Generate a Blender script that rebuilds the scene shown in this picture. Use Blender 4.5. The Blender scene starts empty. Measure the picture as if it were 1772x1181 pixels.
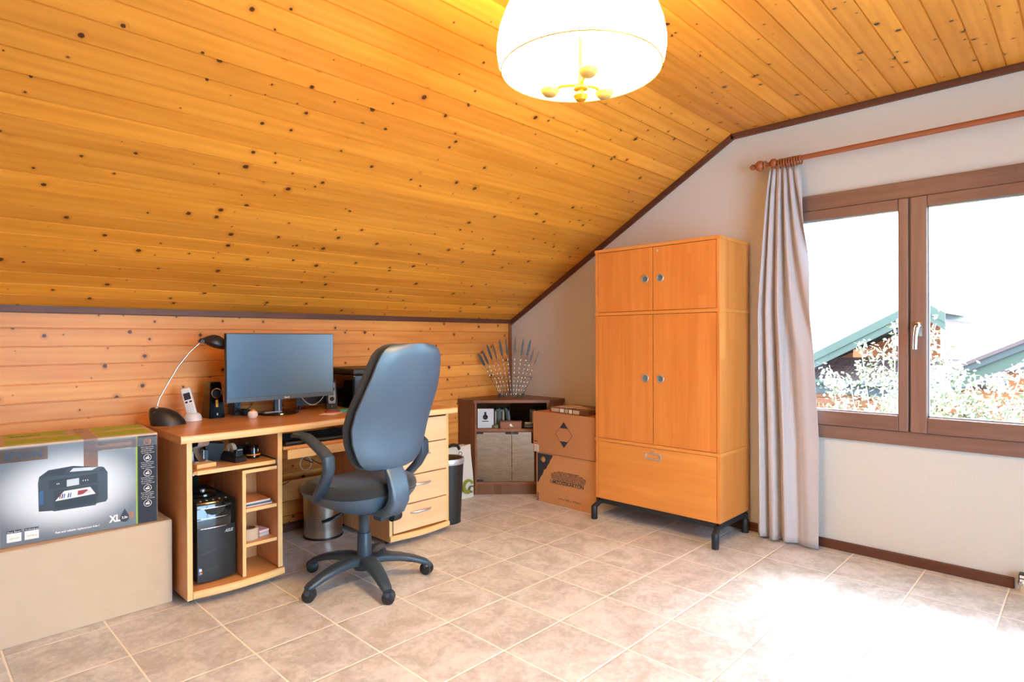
import bpy, bmesh, math, random
from mathutils import Vector, Matrix
random.seed(7)
sc = bpy.context.scene
COL = sc.collection
PI = math.pi

# ---------------------------------------------------------------- camera
CAM = Vector((-3.71434, -3.61896, 1.19454))
F_ = Vector((0.717926, 0.696111, -0.003452))
R_ = Vector((0.696103, -0.717934, -0.003278))
U_ = Vector((0.004760, 0.0000496, 0.999989))
FPX = 1040.28
cam = bpy.data.cameras.new('camera')
cam.sensor_width = 36.0
cam.lens = FPX * 36.0 / 1772.0
cam.clip_end = 300
co = bpy.data.objects.new('camera', cam)
COL.objects.link(co)
co.matrix_world = Matrix(((R_.x, U_.x, -F_.x, CAM.x), (R_.y, U_.y, -F_.y, CAM.y), (R_.z, U_.z, -F_.z, CAM.z), (0, 0, 0, 1)))
sc.camera = co

def at(px, py, ax, val):
    d = F_ + R_ * ((px - 886) / FPX) - U_ * ((py - 590.5) / FPX)
    t = (val - CAM[ax]) / d[ax]
    return CAM + d * t

# ---------------------------------------------------------------- world, sun, exposure
w = bpy.data.worlds.new('sky')
sc.world = w
w.use_nodes = True
bg = w.node_tree.nodes['Background']
bg.inputs[0].default_value = (0.47, 0.735, 1.0, 1)
bg.inputs[1].default_value = 15.0

def lamp(name, kind, loc, energy, color, size=0.1, rot=None, portal=False, size_y=None):
    l = bpy.data.lights.new(name, kind)
    l.energy = energy
    l.color = color
    o = bpy.data.objects.new(name, l)
    o.location = loc
    COL.objects.link(o)
    if kind == 'AREA':
        l.shape = 'RECTANGLE'; l.size = size; l.size_y = size_y or size
        if portal: l.cycles.is_portal = True
    elif kind == 'POINT':
        l.shadow_soft_size = size
    elif kind == 'SUN':
        l.angle = size
    if rot is not None:
        o.rotation_euler = rot
    return o

# hazy sun high outside the gable window, shining in perpendicular to the wall
el = math.radians(55)
sdir = Vector((-math.cos(el), 0.04, -math.sin(el)))
sun = lamp('sun', 'SUN', (4, -3, 8), 9.5, (0.84, 0.92, 1.0), math.radians(17))
sun.rotation_euler = sdir.to_track_quat('-Z', 'Y').to_euler()
# portals guide the sky's light through the window and the added fill door
lamp('window_portal', 'AREA', (0.07, -3.18, 1.33), 1, (1, 1, 1), 1.34, (0, math.radians(90), 0), True, 1.9)
lamp('fill_door_portal', 'AREA', (-2.4, -5.27, 1.15), 1, (1, 1, 1), 2.3, (math.radians(-90), 0, 0), True, 2.2)

sc.view_settings.view_transform = 'Standard'
sc.view_settings.look = 'None'
sc.view_settings.exposure = 0.30
sc.view_settings.gamma = 1.0
sc.view_settings.use_curve_mapping = False
sc.cycles.max_bounces = 10
sc.cycles.diffuse_bounces = 5
sc.cycles.glossy_bounces = 4
sc.cycles.transparent_max_bounces = 12
sc.cycles.sample_clamp_indirect = 6.0
sc.cycles.use_denoising = True

# ---------------------------------------------------------------- materials
def lin(c):
    if isinstance(c, str):
        c = c.lstrip('#'); c = [int(c[i:i+2], 16) / 255 for i in (0, 2, 4)]
    return tuple(((x / 12.92) if x <= 0.04045 else ((x + 0.055) / 1.055) ** 2.4) for x in c[:3]) + (1,)

class NT:
    def __init__(s, name):
        s.m = bpy.data.materials.new(name); s.m.use_nodes = True
        s.t = s.m.node_tree; s.n = s.t.nodes; s.l = s.t.links
        s.b = s.n['Principled BSDF']
    def node(s, ty, **kw):
        n = s.n.new(ty)
        for k, v in kw.items():
            if k == 'inp':
                for a, b in v.items():
                    if isinstance(b, bpy.types.NodeSocket): s.l.new(b, n.inputs[a])
                    else: n.inputs[a].default_value = b
            else: setattr(n, k, v)
        return n
    def math(s, op, a, b=0.0, c=0.0):
        n = s.node('ShaderNodeMath', operation=op)
        for i, v in enumerate((a, b, c)):
            if isinstance(v, bpy.types.NodeSocket): s.l.new(v, n.inputs[i])
            else: n.inputs[i].default_value = v
        return n.outputs[0]
    def mix(s, fac, a, b, mode='MIX'):
        n = s.node('ShaderNodeMix', data_type='RGBA', blend_type=mode)
        for i, v in ((0, fac), (6, a), (7, b)):
            if isinstance(v, bpy.types.NodeSocket): s.l.new(v, n.inputs[i])
            else: n.inputs[i].default_value = v
        return n.outputs[2]
    def smooth(s, v, a, b, lo=0.0, hi=1.0):
        n = s.node('ShaderNodeMapRange', interpolation_type='SMOOTHSTEP')
        s.l.new(v, n.inputs[0])
        for i, x in ((1, a), (2, b), (3, lo), (4, hi)): n.inputs[i].default_value = x
        return n.outputs[0]
    def set(s, **kw):
        for k, v in kw.items():
            k = k.replace('_', ' ')
            if isinstance(v, bpy.types.NodeSocket): s.l.new(v, s.b.inputs[k])
            else: s.b.inputs[k].default_value = v
        return s
    def bump(s, h, strength=0.3, dist=0.002):
        n = s.node('ShaderNodeBump', inp={'Strength': strength, 'Distance': dist, 'Height': h})
        s.l.new(n.outputs[0], s.b.inputs['Normal'])

def noise(t, vec, scale, detail=3, rough=0.5, dist=0.0, dim='3D'):
    n = t.node('ShaderNodeTexNoise', noise_dimensions=dim, inp={'Scale': scale, 'Detail': detail, 'Roughness': rough, 'Distortion': dist})
    t.l.new(vec, n.inputs['Vector'])
    return n.outputs[0]

def objvec(t, scale=(1, 1, 1)):
    tc = t.node('ShaderNodeTexCoord')
    mp = t.node('ShaderNodeMapping', inp={'Scale': scale})
    t.l.new(tc.outputs['Object'], mp.inputs['Vector'])
    return mp.outputs[0]

def plain(name, col, rough=0.5, metal=0.0, var=0.08, nscale=60, bump=0.0, spec=0.5, coat=0.0, sheen=0.0):
    t = NT(name)
    v = objvec(t)
    n = noise(t, v, nscale, 3)
    c = lin(col)
    d = tuple(x * (1 - var * 2) for x in c[:3]) + (1,)
    t.set(Base_Color=t.mix(n, d, tuple(min(1, x * (1 + var)) for x in c[:3]) + (1,)), Roughness=rough, Metallic=metal)
    t.b.inputs['Specular IOR Level'].default_value = spec
    t.b.inputs['Coat Weight'].default_value = coat
    t.b.inputs['Sheen Weight'].default_value = sheen
    if bump: t.bump(n, bump, 0.001)
    return t.m

def pine(name, light, dark, pitch=0.09, kscale=8.0, kp=2.0):
    t = NT(name)
    uv = t.node('ShaderNodeUVMap')
    sp = t.node('ShaderNodeSeparateXYZ'); t.l.new(uv.outputs[0], sp.inputs[0])
    u, v = sp.outputs[0], sp.outputs[1]
    bid = t.math('FLOOR', t.math('DIVIDE', v, pitch))
    wn = t.node('ShaderNodeTexWhiteNoise', noise_dimensions='1D'); t.l.new(bid, wn.inputs['W'])
    rnd = wn.outputs['Value']
    uo = t.math('ADD', u, t.math('MULTIPLY', rnd, 37.0))
    # knots
    cv = t.node('ShaderNodeCombineXYZ', inp={0: uo, 1: t.math('ADD', v, t.math('MULTIPLY', rnd, 11.0))})
    vo = t.node('ShaderNodeTexVoronoi', voronoi_dimensions='2D', feature='F1', inp={'Scale': kscale, 'Randomness': 1.0})
    t.l.new(cv.outputs[0], vo.inputs['Vector'])
    cs = t.node('ShaderNodeSeparateColor'); t.l.new(vo.outputs['Color'], cs.inputs[0])
    wob = t.math('MULTIPLY', t.math('SUBTRACT', noise(t, cv.outputs[0], 120, 2), 0.5), 0.05)
    dist = t.math('ADD', vo.outputs['Distance'], wob)
    rad = t.math('MULTIPLY', t.math('POWER', cs.outputs[0], kp), 0.10)
    ratio = t.math('DIVIDE', dist, t.math('ADD', rad, 0.002))
    knot = t.smooth(ratio, 0.75, 1.15, 1.0, 0.0)
    halo = t.smooth(ratio, 0.9, 3.0, 1.0, 0.0)
    # grain
    gv = t.node('ShaderNodeCombineXYZ', inp={0: t.math('MULTIPLY', uo, 1.3), 1: t.math('ADD', t.math('MULTIPLY', v, 14.0), t.math('MULTIPLY', halo, 0.5)), 2: t.math('MULTIPLY', rnd, 9)})
    g1 = noise(t, gv.outputs[0], 1.0, 3, 0.55, 0.6)
    gw = t.node('ShaderNodeTexWave', wave_type='BANDS', bands_direction='Y', inp={'Scale': 0.55, 'Distortion': 9.0, 'Detail': 1.5, 'Detail Scale': 0.35})
    t.l.new(gv.outputs[0], gw.inputs['Vector'])
    fv = t.node('ShaderNodeCombineXYZ', inp={0: t.math('MULTIPLY', uo, 6.0), 1: t.math('MULTIPLY', v, 420.0)})
    g2 = noise(t, fv.outputs[0], 1.0, 2, 0.5)
    g = t.math('ADD', t.math('MULTIPLY', g1, 0.75), t.math('ADD', t.math('MULTIPLY', gw.outputs['Fac'], 0.08), t.math('MULTIPLY', g2, 0.18)))
    c = t.mix(t.smooth(g, 0.22, 0.78), lin(dark), lin(light))
    tone = t.math('ADD', 0.86, t.math('MULTIPLY', wn.outputs['Value'], 0.26))
    c = t.mix(1.0, c, t.node('ShaderNodeCombineColor', inp={0: tone, 1: t.math('POWER', tone, 1.25), 2: tone}).outputs[0], 'MULTIPLY')
    c = t.mix(t.math('MULTIPLY', halo, 0.30), c, lin('#a04a10'))
    c = t.mix(t.math('MULTIPLY', knot, 0.93), c, lin('#3a1808'))
    t.set(Base_Color=c, Roughness=0.42)
    t.b.inputs['Specular IOR Level'].default_value = 0.35
    t.bump(g, 0.08, 0.001)
    return t.m

def wood(name, light, dark, axis='x', rough=0.4, scale=1.0, contrast=1.0, spec=0.4):
    t = NT(name)
    s = {'x': (1.2, 22, 22), 'y': (22, 1.2, 22), 'z': (22, 22, 1.2)}[axis]
    v = objvec(t, tuple(a * scale for a in s))
    g1 = noise(t, v, 1.0, 4, 0.55, 0.8)
    s2 = {'x': (6, 260, 260), 'y': (260, 6, 260), 'z': (260, 260, 6)}[axis]
    g2 = noise(t, objvec(t, s2), 1.0, 2)
    s3 = {'x': (0.2, 7, 7), 'y': (7, 0.2, 7), 'z': (7, 7, 0.2)}[axis]
    vo = t.node('ShaderNodeTexVoronoi', feature='F1', distance='CHEBYCHEV', inp={'Scale': 1.0})
    t.l.new(objvec(t, s3), vo.inputs['Vector'])
    cs = t.node('ShaderNodeSeparateColor'); t.l.new(vo.outputs['Color'], cs.inputs[0])
    g = t.math('ADD', t.math('MULTIPLY', g1, 0.6), t.math('ADD', t.math('MULTIPLY', g2, 0.15), t.math('MULTIPLY', cs.outputs[0], 0.25)))
    c = t.mix(t.smooth(g, 0.5 - 0.3 / contrast, 0.5 + 0.3 / contrast), lin(dark), lin(light))
    t.set(Base_Color=c, Roughness=rough)
    t.b.inputs['Specular IOR Level'].default_value = spec
    t.bump(g2, 0.03, 0.0005)
    return t.m

def tile_mat():
    t = NT('floor_tiles')
    tc = t.node('ShaderNodeTexCoord')
    sp = t.node('ShaderNodeSeparateXYZ'); t.l.new(tc.outputs['Object'], sp.inputs[0])
    a = t.math('DIVIDE', t.math('ADD', sp.outputs[0], 0.077 + 0.335 * 60), 0.335)
    b = t.math('DIVIDE', t.math('ADD', sp.outputs[1], 0.6658 + 0.33266 * 60), 0.33266)
    def edge(q):
        f = t.math('FRACT', q)
        return t.math('MINIMUM', f, t.math('SUBTRACT', 1.0, f))
    e = t.math('MINIMUM', edge(a), edge(b))
    wv = t.math('MULTIPLY', t.math('SUBTRACT', noise(t, tc.outputs['Object'], 70, 2), 0.5), 0.004)
    e = t.math('ADD', e, wv)
    grout = t.smooth(e, 0.008, 0.0125, 1.0, 0.0)
    idv = t.node('ShaderNodeCombineXYZ', inp={0: t.math('FLOOR', a), 1: t.math('FLOOR', b)})
    wn = t.node('ShaderNodeTexWhiteNoise', noise_dimensions='2D'); t.l.new(idv.outputs[0], wn.inputs['Vector'])
    off = t.node('ShaderNodeVectorMath', operation='MULTIPLY_ADD'); t.l.new(wn.outputs['Color'], off.inputs[0])
    off.inputs[1].default_value = (9, 9, 9); t.l.new(tc.outputs['Object'], off.inputs[2])
    n1 = noise(t, off.outputs[0], 7, 6, 0.65, 0.8)
    n2 = noise(t, off.outputs[0], 45, 4, 0.7, 0.5)
    g = t.math('ADD', t.math('MULTIPLY', n1, 0.62), t.math('MULTIPLY', n2, 0.38))
    c = t.mix(t.smooth(g, 0.36, 0.64), lin('#b0aeac'), lin('#dcdcdc'))
    c = t.mix(t.math('MULTIPLY', wn.outputs['Value'], 0.14), c, lin('#b09078'))
    c = t.mix(grout, c, lin('#f4ece0'))
    t.set(Base_Color=c, Roughness=t.mix(grout, (0.36, 0.36, 0.36, 1), (0.8, 0.8, 0.8, 1)))
    t.b.inputs['Specular IOR Level'].default_value = 0.5
    h = t.math('SUBTRACT', t.math('MULTIPLY', g, 0.25), t.smooth(e, 0.004, 0.018, 1.0, 0.0))
    t.bump(h, 0.6, 0.003)
    return t.m

def emis(name, col, strength, base='#ffffff'):
    t = NT(name)
    t.set(Base_Color=lin(base), Emission_Color=lin(col), Emission_Strength=strength, Roughness=0.6)
    return t.m

def glass_mat(name, tint=(1, 1, 1, 1), refl=0.5, rough=0.0):
    t = NT(name)
    tr = t.node('ShaderNodeBsdfTransparent', inp={'Color': tint})
    gl = t.node('ShaderNodeBsdfGlossy', inp={'Color': (1, 1, 1, 1), 'Roughness': rough})
    fr = t.node('ShaderNodeFresnel', inp={'IOR': 1.45})
    mx = t.node('ShaderNodeMixShader')
    t.l.new(t.math('MULTIPLY', fr.outputs[0], refl), mx.inputs[0]); t.l.new(tr.outputs[0], mx.inputs[1]); t.l.new(gl.outputs[0], mx.inputs[2])
    t.l.new(mx.outputs[0], t.n['Material Output'].inputs[0])
    return t.m

M = {}
M['pine_slope'] = pine('pine_boards', '#ed9f3a', '#d28224')
M['pine_wall'] = pine('pine_wall_boards', '#efa552', '#d6833a', 0.089, 8.6, 1.5)
M['plaster'] = plain('plaster', '#cec8bf', 0.9, var=0.03, nscale=90, bump=0.35, spec=0.2)
M['tiles'] = tile_mat()
M['trim'] = wood('dark_trim', '#6c3e2c', '#4e2a1e', 'y', 0.5)
M['trimx'] = wood('dark_trim_x', '#6c3e2c', '#4e2a1e', 'x', 0.5)
M['frame'] = wood('window_frame_wood', '#8d6a5b', '#6e4d40', 'y', 0.4)
M['framez'] = wood('window_frame_wood_upright', '#8d6a5b', '#6e4d40', 'z', 0.4)
M['beech'] = wood('beech_laminate', '#dea268', '#cc8748', 'x', 0.24)
M['beechz'] = wood('beech_laminate_upright', '#d99c68', '#c88450', 'z', 0.35)
M['beechedge'] = wood('beech_edge', '#ecc68c', '#ddb070', 'x', 0.3)
M['beechedgez'] = wood('beech_edge_upright', '#ecc68c', '#ddb070', 'z', 0.3)
M['drawer'] = wood('drawer_beech', '#ecc79a', '#dfb180', 'x', 0.35)
M['alder'] = wood('alder_veneer', '#dd9148', '#c97834', 'z', 0.33)
M['alderh'] = wood('alder_veneer_flat', '#e0974a', '#cd8139', 'y', 0.33)
M['alderedge'] = wood('alder_edge', '#e89a3e', '#d98830', 'z', 0.3)
M['walnut'] = wood('walnut_veneer', '#7a5238', '#593826', 'z', 0.42)
M['walnuth'] = wood('walnut_veneer_flat', '#7c543a', '#5c3a29', 'x', 0.4)
M['walnutedge'] = wood('walnut_edge', '#93613f', '#7c4c30', 'x', 0.4)
M['card'] = plain('cardboard', '#cbb499', 0.85, var=0.04, nscale=12, spec=0.2)
M['cardbrown'] = plain('brown_cardboard', '#b87f54', 0.85, var=0.05, nscale=14, spec=0.2)
M['cardbrown2'] = plain('brown_cardboard_light', '#c48a5a', 0.85, var=0.05, nscale=14, spec=0.2)
M['black'] = plain('black_plastic', '#1c1e20', 0.42, var=0.1, nscale=200)
M['blackmatte'] = plain('black_matte', '#17191b', 0.7, var=0.1, nscale=200)
M['blackgloss'] = plain('black_gloss', '#0b0d10', 0.14, var=0.05, coat=0.5)
M['chairplastic'] = plain('chair_plastic', '#3c566c', 0.36, var=0.12, nscale=900, bump=0.4, spec=0.9)  # dark plastic, the window's blue sheen put into its colour
M['chairbase'] = plain('chair_base_plastic', '#2c3c4a', 0.4, var=0.1, nscale=500, bump=0.2, spec=0.55)
M['chairfabric'] = plain('chair_fabric', '#151b22', 0.9, var=0.25, nscale=700, bump=0.6, sheen=0.25)
M['leggrey'] = plain('dark_grey_metal', '#24292f', 0.45, var=0.06, metal=0.2)
M['chrome'] = plain('chrome', '#d8d8d8', 0.18, 1.0, 0.03)
M['steel'] = plain('brushed_steel', '#c9c2b6', 0.3, 1.0, 0.08, 40)
M['silver'] = plain('silver_paint', '#c3c7cb', 0.3, 0.7, 0.03)
M['white'] = plain('white_plastic', '#e6e4e2', 0.35, var=0.03)
M['paper'] = plain('paper', '#efeae4', 0.8, var=0.03)
M['fabric'] = plain('curtain_cloth', '#b7afaf', 0.85, var=0.05, nscale=300, bump=0.2, sheen=0.2)
M['rodwood'] = wood('rod_wood', '#a05a34', '#84432a', 'y', 0.35)
M['screen'] = plain('screen_panel', '#45647f', 0.27, var=0.02, spec=1.0)
M['bezel'] = plain('screen_bezel', '#4c6172', 0.4, var=0.03)
M['glass'] = glass_mat('window_glass', (1, 1, 1, 1), 0.5)
M['smoke'] = glass_mat('smoked_glass', (0.10, 0.11, 0.12, 1), 10, 0.01)
M['green'] = plain('label_green', '#9cb81c', 0.5, var=0.04)
M['navy'] = plain('print_navy', '#232b3a', 0.7, var=0.04)
M['boxgrey'] = plain('box_print_grey', '#7c848c', 0.4, var=0.03, nscale=3)
M['boxlight'] = plain('box_print_light', '#c8ccce', 0.4, var=0.02)
M['tape'] = plain('packing_tape', '#a3714f', 0.25, var=0.04)
M['orange'] = plain('orange_plastic', '#e0791c', 0.4, var=0.03)
M['blue'] = plain('print_blue', '#2c6cc0', 0.5, var=0.03)
M['teal'] = plain('teal_plastic', '#3fb3b8', 0.4, var=0.03)
M['red'] = plain('red_plastic', '#9a2430', 0.5, var=0.05)
M['pink'] = plain('pink_paper', '#eccbd0', 0.8, var=0.02)
M['bagcloth'] = plain('bag_cloth', '#d9d2c2', 0.85, var=0.04)
M['olive'] = plain('olive_print', '#8a8a1c', 0.8, var=0.1)
M['lampyellow'] = plain('lamp_holder_brass', '#e6a322', 0.3, 0.4, 0.03)
M['lampcap'] = plain('lamp_cap', '#c99a4c', 0.45, var=0.05)
M['rooftile'] = plain('roof_tile', '#553833', 0.8, var=0.12, nscale=6)
M['roofglare'] = plain('sunlit_roof', '#e8e4e2', 0.8, var=0.06, nscale=4)  # roof tiles; the sun's overexposing glare is put into this white
M['fascia'] = plain('green_fascia', '#373a29', 0.6, var=0.05, nscale=5)
M['extwood'] = wood('exterior_orange_boards', '#8a4408', '#6c3205', 'y', 0.6)
M['leaf'] = plain('leaf', '#cbb890', 0.7, var=0.15, nscale=4)
M['leafg'] = plain('leaf_green', '#6a6440', 0.7, var=0.15, nscale=4)
M['branch'] = plain('branch', '#8a7c66', 0.8, var=0.1, nscale=30)
M['ground'] = plain('ground', '#3d4030', 0.95, var=0.15, nscale=2)

# ---------------------------------------------------------------- mesh builder
class MB:
    def __init__(s):
        s.bm = bmesh.new(); s.uv = None
    def _m(s, geom, mat):
        for f in geom: f.material_index = mat
    def box(s, x0, x1, y0, y1, z0, z1, bev=0.0, mat=0, mtx=None, seg=2):
        vs = [s.bm.verts.new((x, y, z)) for x in (x0, x1) for y in (y0, y1) for z in (z0, z1)]
        idx = [(0, 1, 3, 2), (4, 6, 7, 5), (0, 4, 5, 1), (2, 3, 7, 6), (0, 2, 6, 4), (1, 5, 7, 3)]
        fs = [s.bm.faces.new([vs[i] for i in f]) for f in idx]
        s._m(fs, mat)
        allv = vs
        if bev > 0:
            es = list({e for f in fs for e in f.edges})
            r = bmesh.ops.bevel(s.bm, geom=es, offset=bev, segments=seg, affect='EDGES', profile=0.5)
            allv = list({v for f in r['faces'] for v in f.verts} | {v for v in vs if v.is_valid})
            s._m(r['faces'], mat)
            for f in {f for v in allv for f in v.link_faces}: f.material_index = mat
        if mtx is not None:
            bmesh.ops.transform(s.bm, matrix=mtx, verts=allv)
        return s
    def loft(s, rings, closed=True, cap=True, mat=0, smooth=True):
        vr = [[s.bm.verts.new(p) for p in r] for r in rings]
        n = len(vr[0])
        for a, b in zip(vr, vr[1:]):
            for i in range(n if closed else n - 1):
                j = (i + 1) % n
                f = s.bm.faces.new((a[i], a[j], b[j], b[i])); f.material_index = mat; f.smooth = smooth
        if cap and closed:
            f = s.bm.faces.new(vr[0][::-1]); f.material_index = mat
            f = s.bm.faces.new(vr[-1]); f.material_index = mat
        return s
    def tube(s, pts, r, seg=10, mat=0, cap=True):
        pts = [Vector(p) for p in pts]
        rs = r if isinstance(r, (list, tuple)) else [r] * len(pts)
        rings = []
        ref = None
        for i, p in enumerate(pts):
            t = (pts[min(i + 1, len(pts) - 1)] - pts[max(i - 1, 0)]).normalized()
            if ref is None:
                ref = Vector((0, 0, 1)) if abs(t.z) < 0.9 else Vector((1, 0, 0))
            a = t.cross(ref).normalized(); b = a.cross(t).normalized(); ref = b
            rings.append([p + (a * math.cos(2 * PI * k / seg) + b * math.sin(2 * PI * k / seg)) * rs[i] for k in range(seg)])
        return s.loft(rings, True, cap, mat)
    def sweep(s, pts, wd, th, side, mat=0, rnd=0.35):
        """rounded flat bar: path pts, width along `side`, thickness across it"""
        pts = [Vector(p) for p in pts]; side = Vector(side).normalized()
        rings = []
        for i, p in enumerate(pts):
            t = (pts[min(i + 1, len(pts) - 1)] - pts[max(i - 1, 0)]).normalized()
            sd = (side - t * side.dot(t)).normalized(); nn = t.cross(sd)
            w_ = (wd[i] if isinstance(wd, (list, tuple)) else wd) / 2
            h_ = (th[i] if isinstance(th, (list, tuple)) else th) / 2
            ring = []
            for k in range(16):
                a = 2 * PI * k / 16
                c, q = math.cos(a), math.sin(a)
                e = rnd * 1.2
                ring.append(p + sd * (w_ * math.copysign(abs(c) ** e, c)) + nn * (h_ * math.copysign(abs(q) ** e, q)))
            rings.append(ring)
        return s.loft(rings, True, True, mat)
    def lathe(s, prof, seg=24, mat=0, c=(0, 0, 0), mtx=None, cap=False):
        rings = []
        for r, z in prof:
            ring = [Vector((r * math.cos(2 * PI * k / seg), r * math.sin(2 * PI * k / seg), z)) for k in range(seg)]
            if mtx is not None: ring = [mtx @ p for p in ring]
            rings.append([p + Vector(c) for p in ring])
        return s.loft(rings, True, cap, mat)
    def prism(s, poly, fn, d0, d1, mat=0, smooth=False):
        a = [s.bm.verts.new(fn(u, v, d0)) for u, v in poly]
        b = [s.bm.verts.new(fn(u, v, d1)) for u, v in poly]
        n = len(poly)
        fs = [s.bm.faces.new(a[::-1]), s.bm.faces.new(b)]
        for i in range(n):
            f = s.bm.faces.new((a[i], a[(i + 1) % n], b[(i + 1) % n], b[i])); f.smooth = smooth
            fs.append(f)
        s._m(fs, mat)
        return s
    def build(s, name, mats, parent=None, loc=None, rot=None, smooth=None):
        me = bpy.data.meshes.new(name)
        bmesh.ops.recalc_face_normals(s.bm, faces=s.bm.faces)
        s.bm.to_mesh(me); s.bm.free()
        if not isinstance(mats, (list, tuple)): mats = [mats]
        for m in mats: me.materials.append(M[m] if isinstance(m, str) else m)
        if smooth is not None:
            for p in me.polygons: p.use_smooth = smooth
            if smooth:
                me.set_sharp_from_angle(angle=math.radians(38))
        o = bpy.data.objects.new(name, me)
        COL.objects.link(o)
        if parent: o.parent = parent
        if loc: o.location = loc
        if rot: o.rotation_euler = rot
        return o

def bx(name, m, parent, x0, x1, y0, y1, z0, z1, bev=0.0015, **k):
    return MB().box(x0, x1, y0, y1, z0, z1, bev).build(name, m, parent, **k)

def thing(name, label, cat, loc=(0, 0, 0), rz=0.0, group=None):
    o = bpy.data.objects.new(name, None); COL.objects.link(o)
    o.empty_display_size = 0.05
    o.location = loc; o.rotation_euler = (0, 0, rz)
    o['label'] = label; o['category'] = cat
    if group: o['group'] = group
    return o
def tag(o, label, cat, group=None, kind=None):
    o['label'] = label; o['category'] = cat
    if group: o['group'] = group
    if kind: o['kind'] = kind
    return o
def struct(o, label=None):
    o['kind'] = 'structure'
    if label: o['label'] = label
    return o
def dup(root, label, loc=None, rz=None):
    r = root.copy(); COL.objects.link(r); r['label'] = label
    if loc is not None: r.location = loc
    if rz is not None: r.rotation_euler = (0, 0, rz)
    for ch in list(root.children):
        c = ch.copy(); COL.objects.link(c); c.parent = r
        for g in list(ch.children):
            d = g.copy(); COL.objects.link(d); d.parent = c
    return r

def text(body, size, m, parent, loc, rot, name='lettering', width=None, bold=0.0, ext=0.0003, shear=0.0, align='LEFT'):
    cu = bpy.data.curves.new(name, 'FONT'); cu.body = body; cu.size = size; cu.extrude = ext
    cu.offset = bold; cu.shear = shear; cu.align_x = align
    cu.resolution_u = 3
    tmp = bpy.data.objects.new('tmp', cu); COL.objects.link(tmp)
    bpy.context.view_layer.update()
    me = bpy.data.meshes.new_from_object(tmp.evaluated_get(bpy.context.evaluated_depsgraph_get()))
    bpy.data.objects.remove(tmp); bpy.data.curves.remove(cu)
    if width:
        xs = [v.co.x for v in me.vertices]; k = width / max(1e-6, (max(xs) - min(xs)))
        for v in me.vertices: v.co.x *= k
    me.materials.clear(); me.materials.append(M[m])
    o = bpy.data.objects.new(name, me); COL.objects.link(o)
    o.parent = parent; o.location = loc; o.rotation_euler = rot
    return o
FACE_Y = (PI / 2, 0, 0)            # on a face looking towards -y
FACE_X = (PI / 2, 0, -PI / 2)      # on a face looking towards -x

# ================================================================ THE ROOM
XL, YN, ZC, YK, ZK = -5.4, -5.2, 2.485, -1.97, 1.345
floor = MB().box(XL, 0.0, YN, 0.0, -0.06, 0.0).build('floor', 'tiles'); struct(floor)

def boards(name, p0, p1, length_x0, length_x1, pitch, nrm, m, start=0.0):
    """tongue-and-groove boards: profile from p0 to p1 in (y,z), extruded along x; grooves are real"""
    p0, p1, nrm = Vector(p0), Vector(p1), Vector(nrm)
    L = (p1 - p0).length; d = (p1 - p0) / L
    prof = []
    s = 0.0
    cuts = [start + pitch * i for i in range(int(L / pitch) + 2) if 0 < start + pitch * i < L]
    prof.append((0.0, 0.0))
    for c in cuts:
        prof += [(c - 0.0042, 0.0), (c - 0.0018, 0.007), (c + 0.0014, 0.007), (c + 0.0034, 0.0)]
    prof.append((L, 0.0))
    bm = bmesh.new(); uvl = bm.loops.layers.uv.new('UVMap')
    cols = []
    for s_, dep in prof:
        q = p0 + d * s_ + nrm * dep
        cols.append([bm.verts.new((x, q.x, q.y)) for x in (length_x0, length_x1)])
    for (a, b), (sa, sb) in zip(zip(cols, cols[1:]), zip(prof, prof[1:])):
        f = bm.faces.new((a[0], a[1], b[1], b[0]))
        vals = [(length_x0, sa[0]), (length_x1, sa[0]), (length_x1, sb[0]), (length_x0, sb[0])]
        for lp, (x, v) in zip(f.loops, vals): lp[uvl].uv = (x + 10, v - start + pitch * 40)
    # a backing so the lining has thickness
    k0 = p0 + nrm * 0.05; k1 = p1 + nrm * 0.05
    B = [bm.verts.new((x, q.x, q.y)) for q in (k0, k1) for x in (length_x0, length_x1)]
    bm.faces.new((B[0], B[2], B[3], B[1]))
    me = bpy.data.meshes.new(name); bm.to_mesh(me); bm.free(); me.materials.append(M[m])
    o = bpy.data.objects.new(name, me); COL.objects.link(o); struct(o)
    return o
# the knee wall, the sloping and the flat part of the ceiling
boards('wall_back', (0.0, 1.40), (0.0, 0.0), XL, 0.0, 0.089, (1, 0), 'pine_wall', 0.147)
sl = Vector((YK, ZC)) - Vector((0.0, ZK)); sl.normalize()
slen = (Vector((YK, ZC)) - Vector((0.0, ZK))).length
boards('ceiling_slope', (YK, ZC), (0.0, ZK), XL, 0.0, 0.09, (-sl.y, sl.x) if (-sl.y) > 0 else (sl.y, -sl.x), 'pine_slope', 0.09)
boards('ceiling', (YK, ZC), (YN, ZC), XL, 0.0, 0.09, (0, 1), 'pine_slope', 0.088)
# gable wall (right) with its window opening
WY0, WY1, WZ0, WZ1 = -4.12, -2.25, 0.66, 1.99
b = MB()
TH = 0.12
b.box(0, TH, YN, WY0, 0, 2.6); b.box(0, TH, WY1, 0.05, 0, 2.6)
b.box(0, TH, WY0, WY1, 0, WZ0); b.box(0, TH, WY0, WY1, WZ1, 2.6)
struct(b.build('wall_right', 'plaster'))
# walls behind the camera, one with a door opening added for fill daylight
b = MB()
b.box(XL, -3.5, YN - 0.12, YN, 0, 2.6); b.box(-1.3, 0.12, YN - 0.12, YN, 0, 2.6); b.box(-3.5, -1.3, YN - 0.12, YN, 2.25, 2.6)
struct(b.build('wall_near', 'plaster'))
struct(MB().box(XL - 0.1, XL, YN - 0.12, 0.05, 0, 2.6).build('wall_left', 'plaster'))
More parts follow.
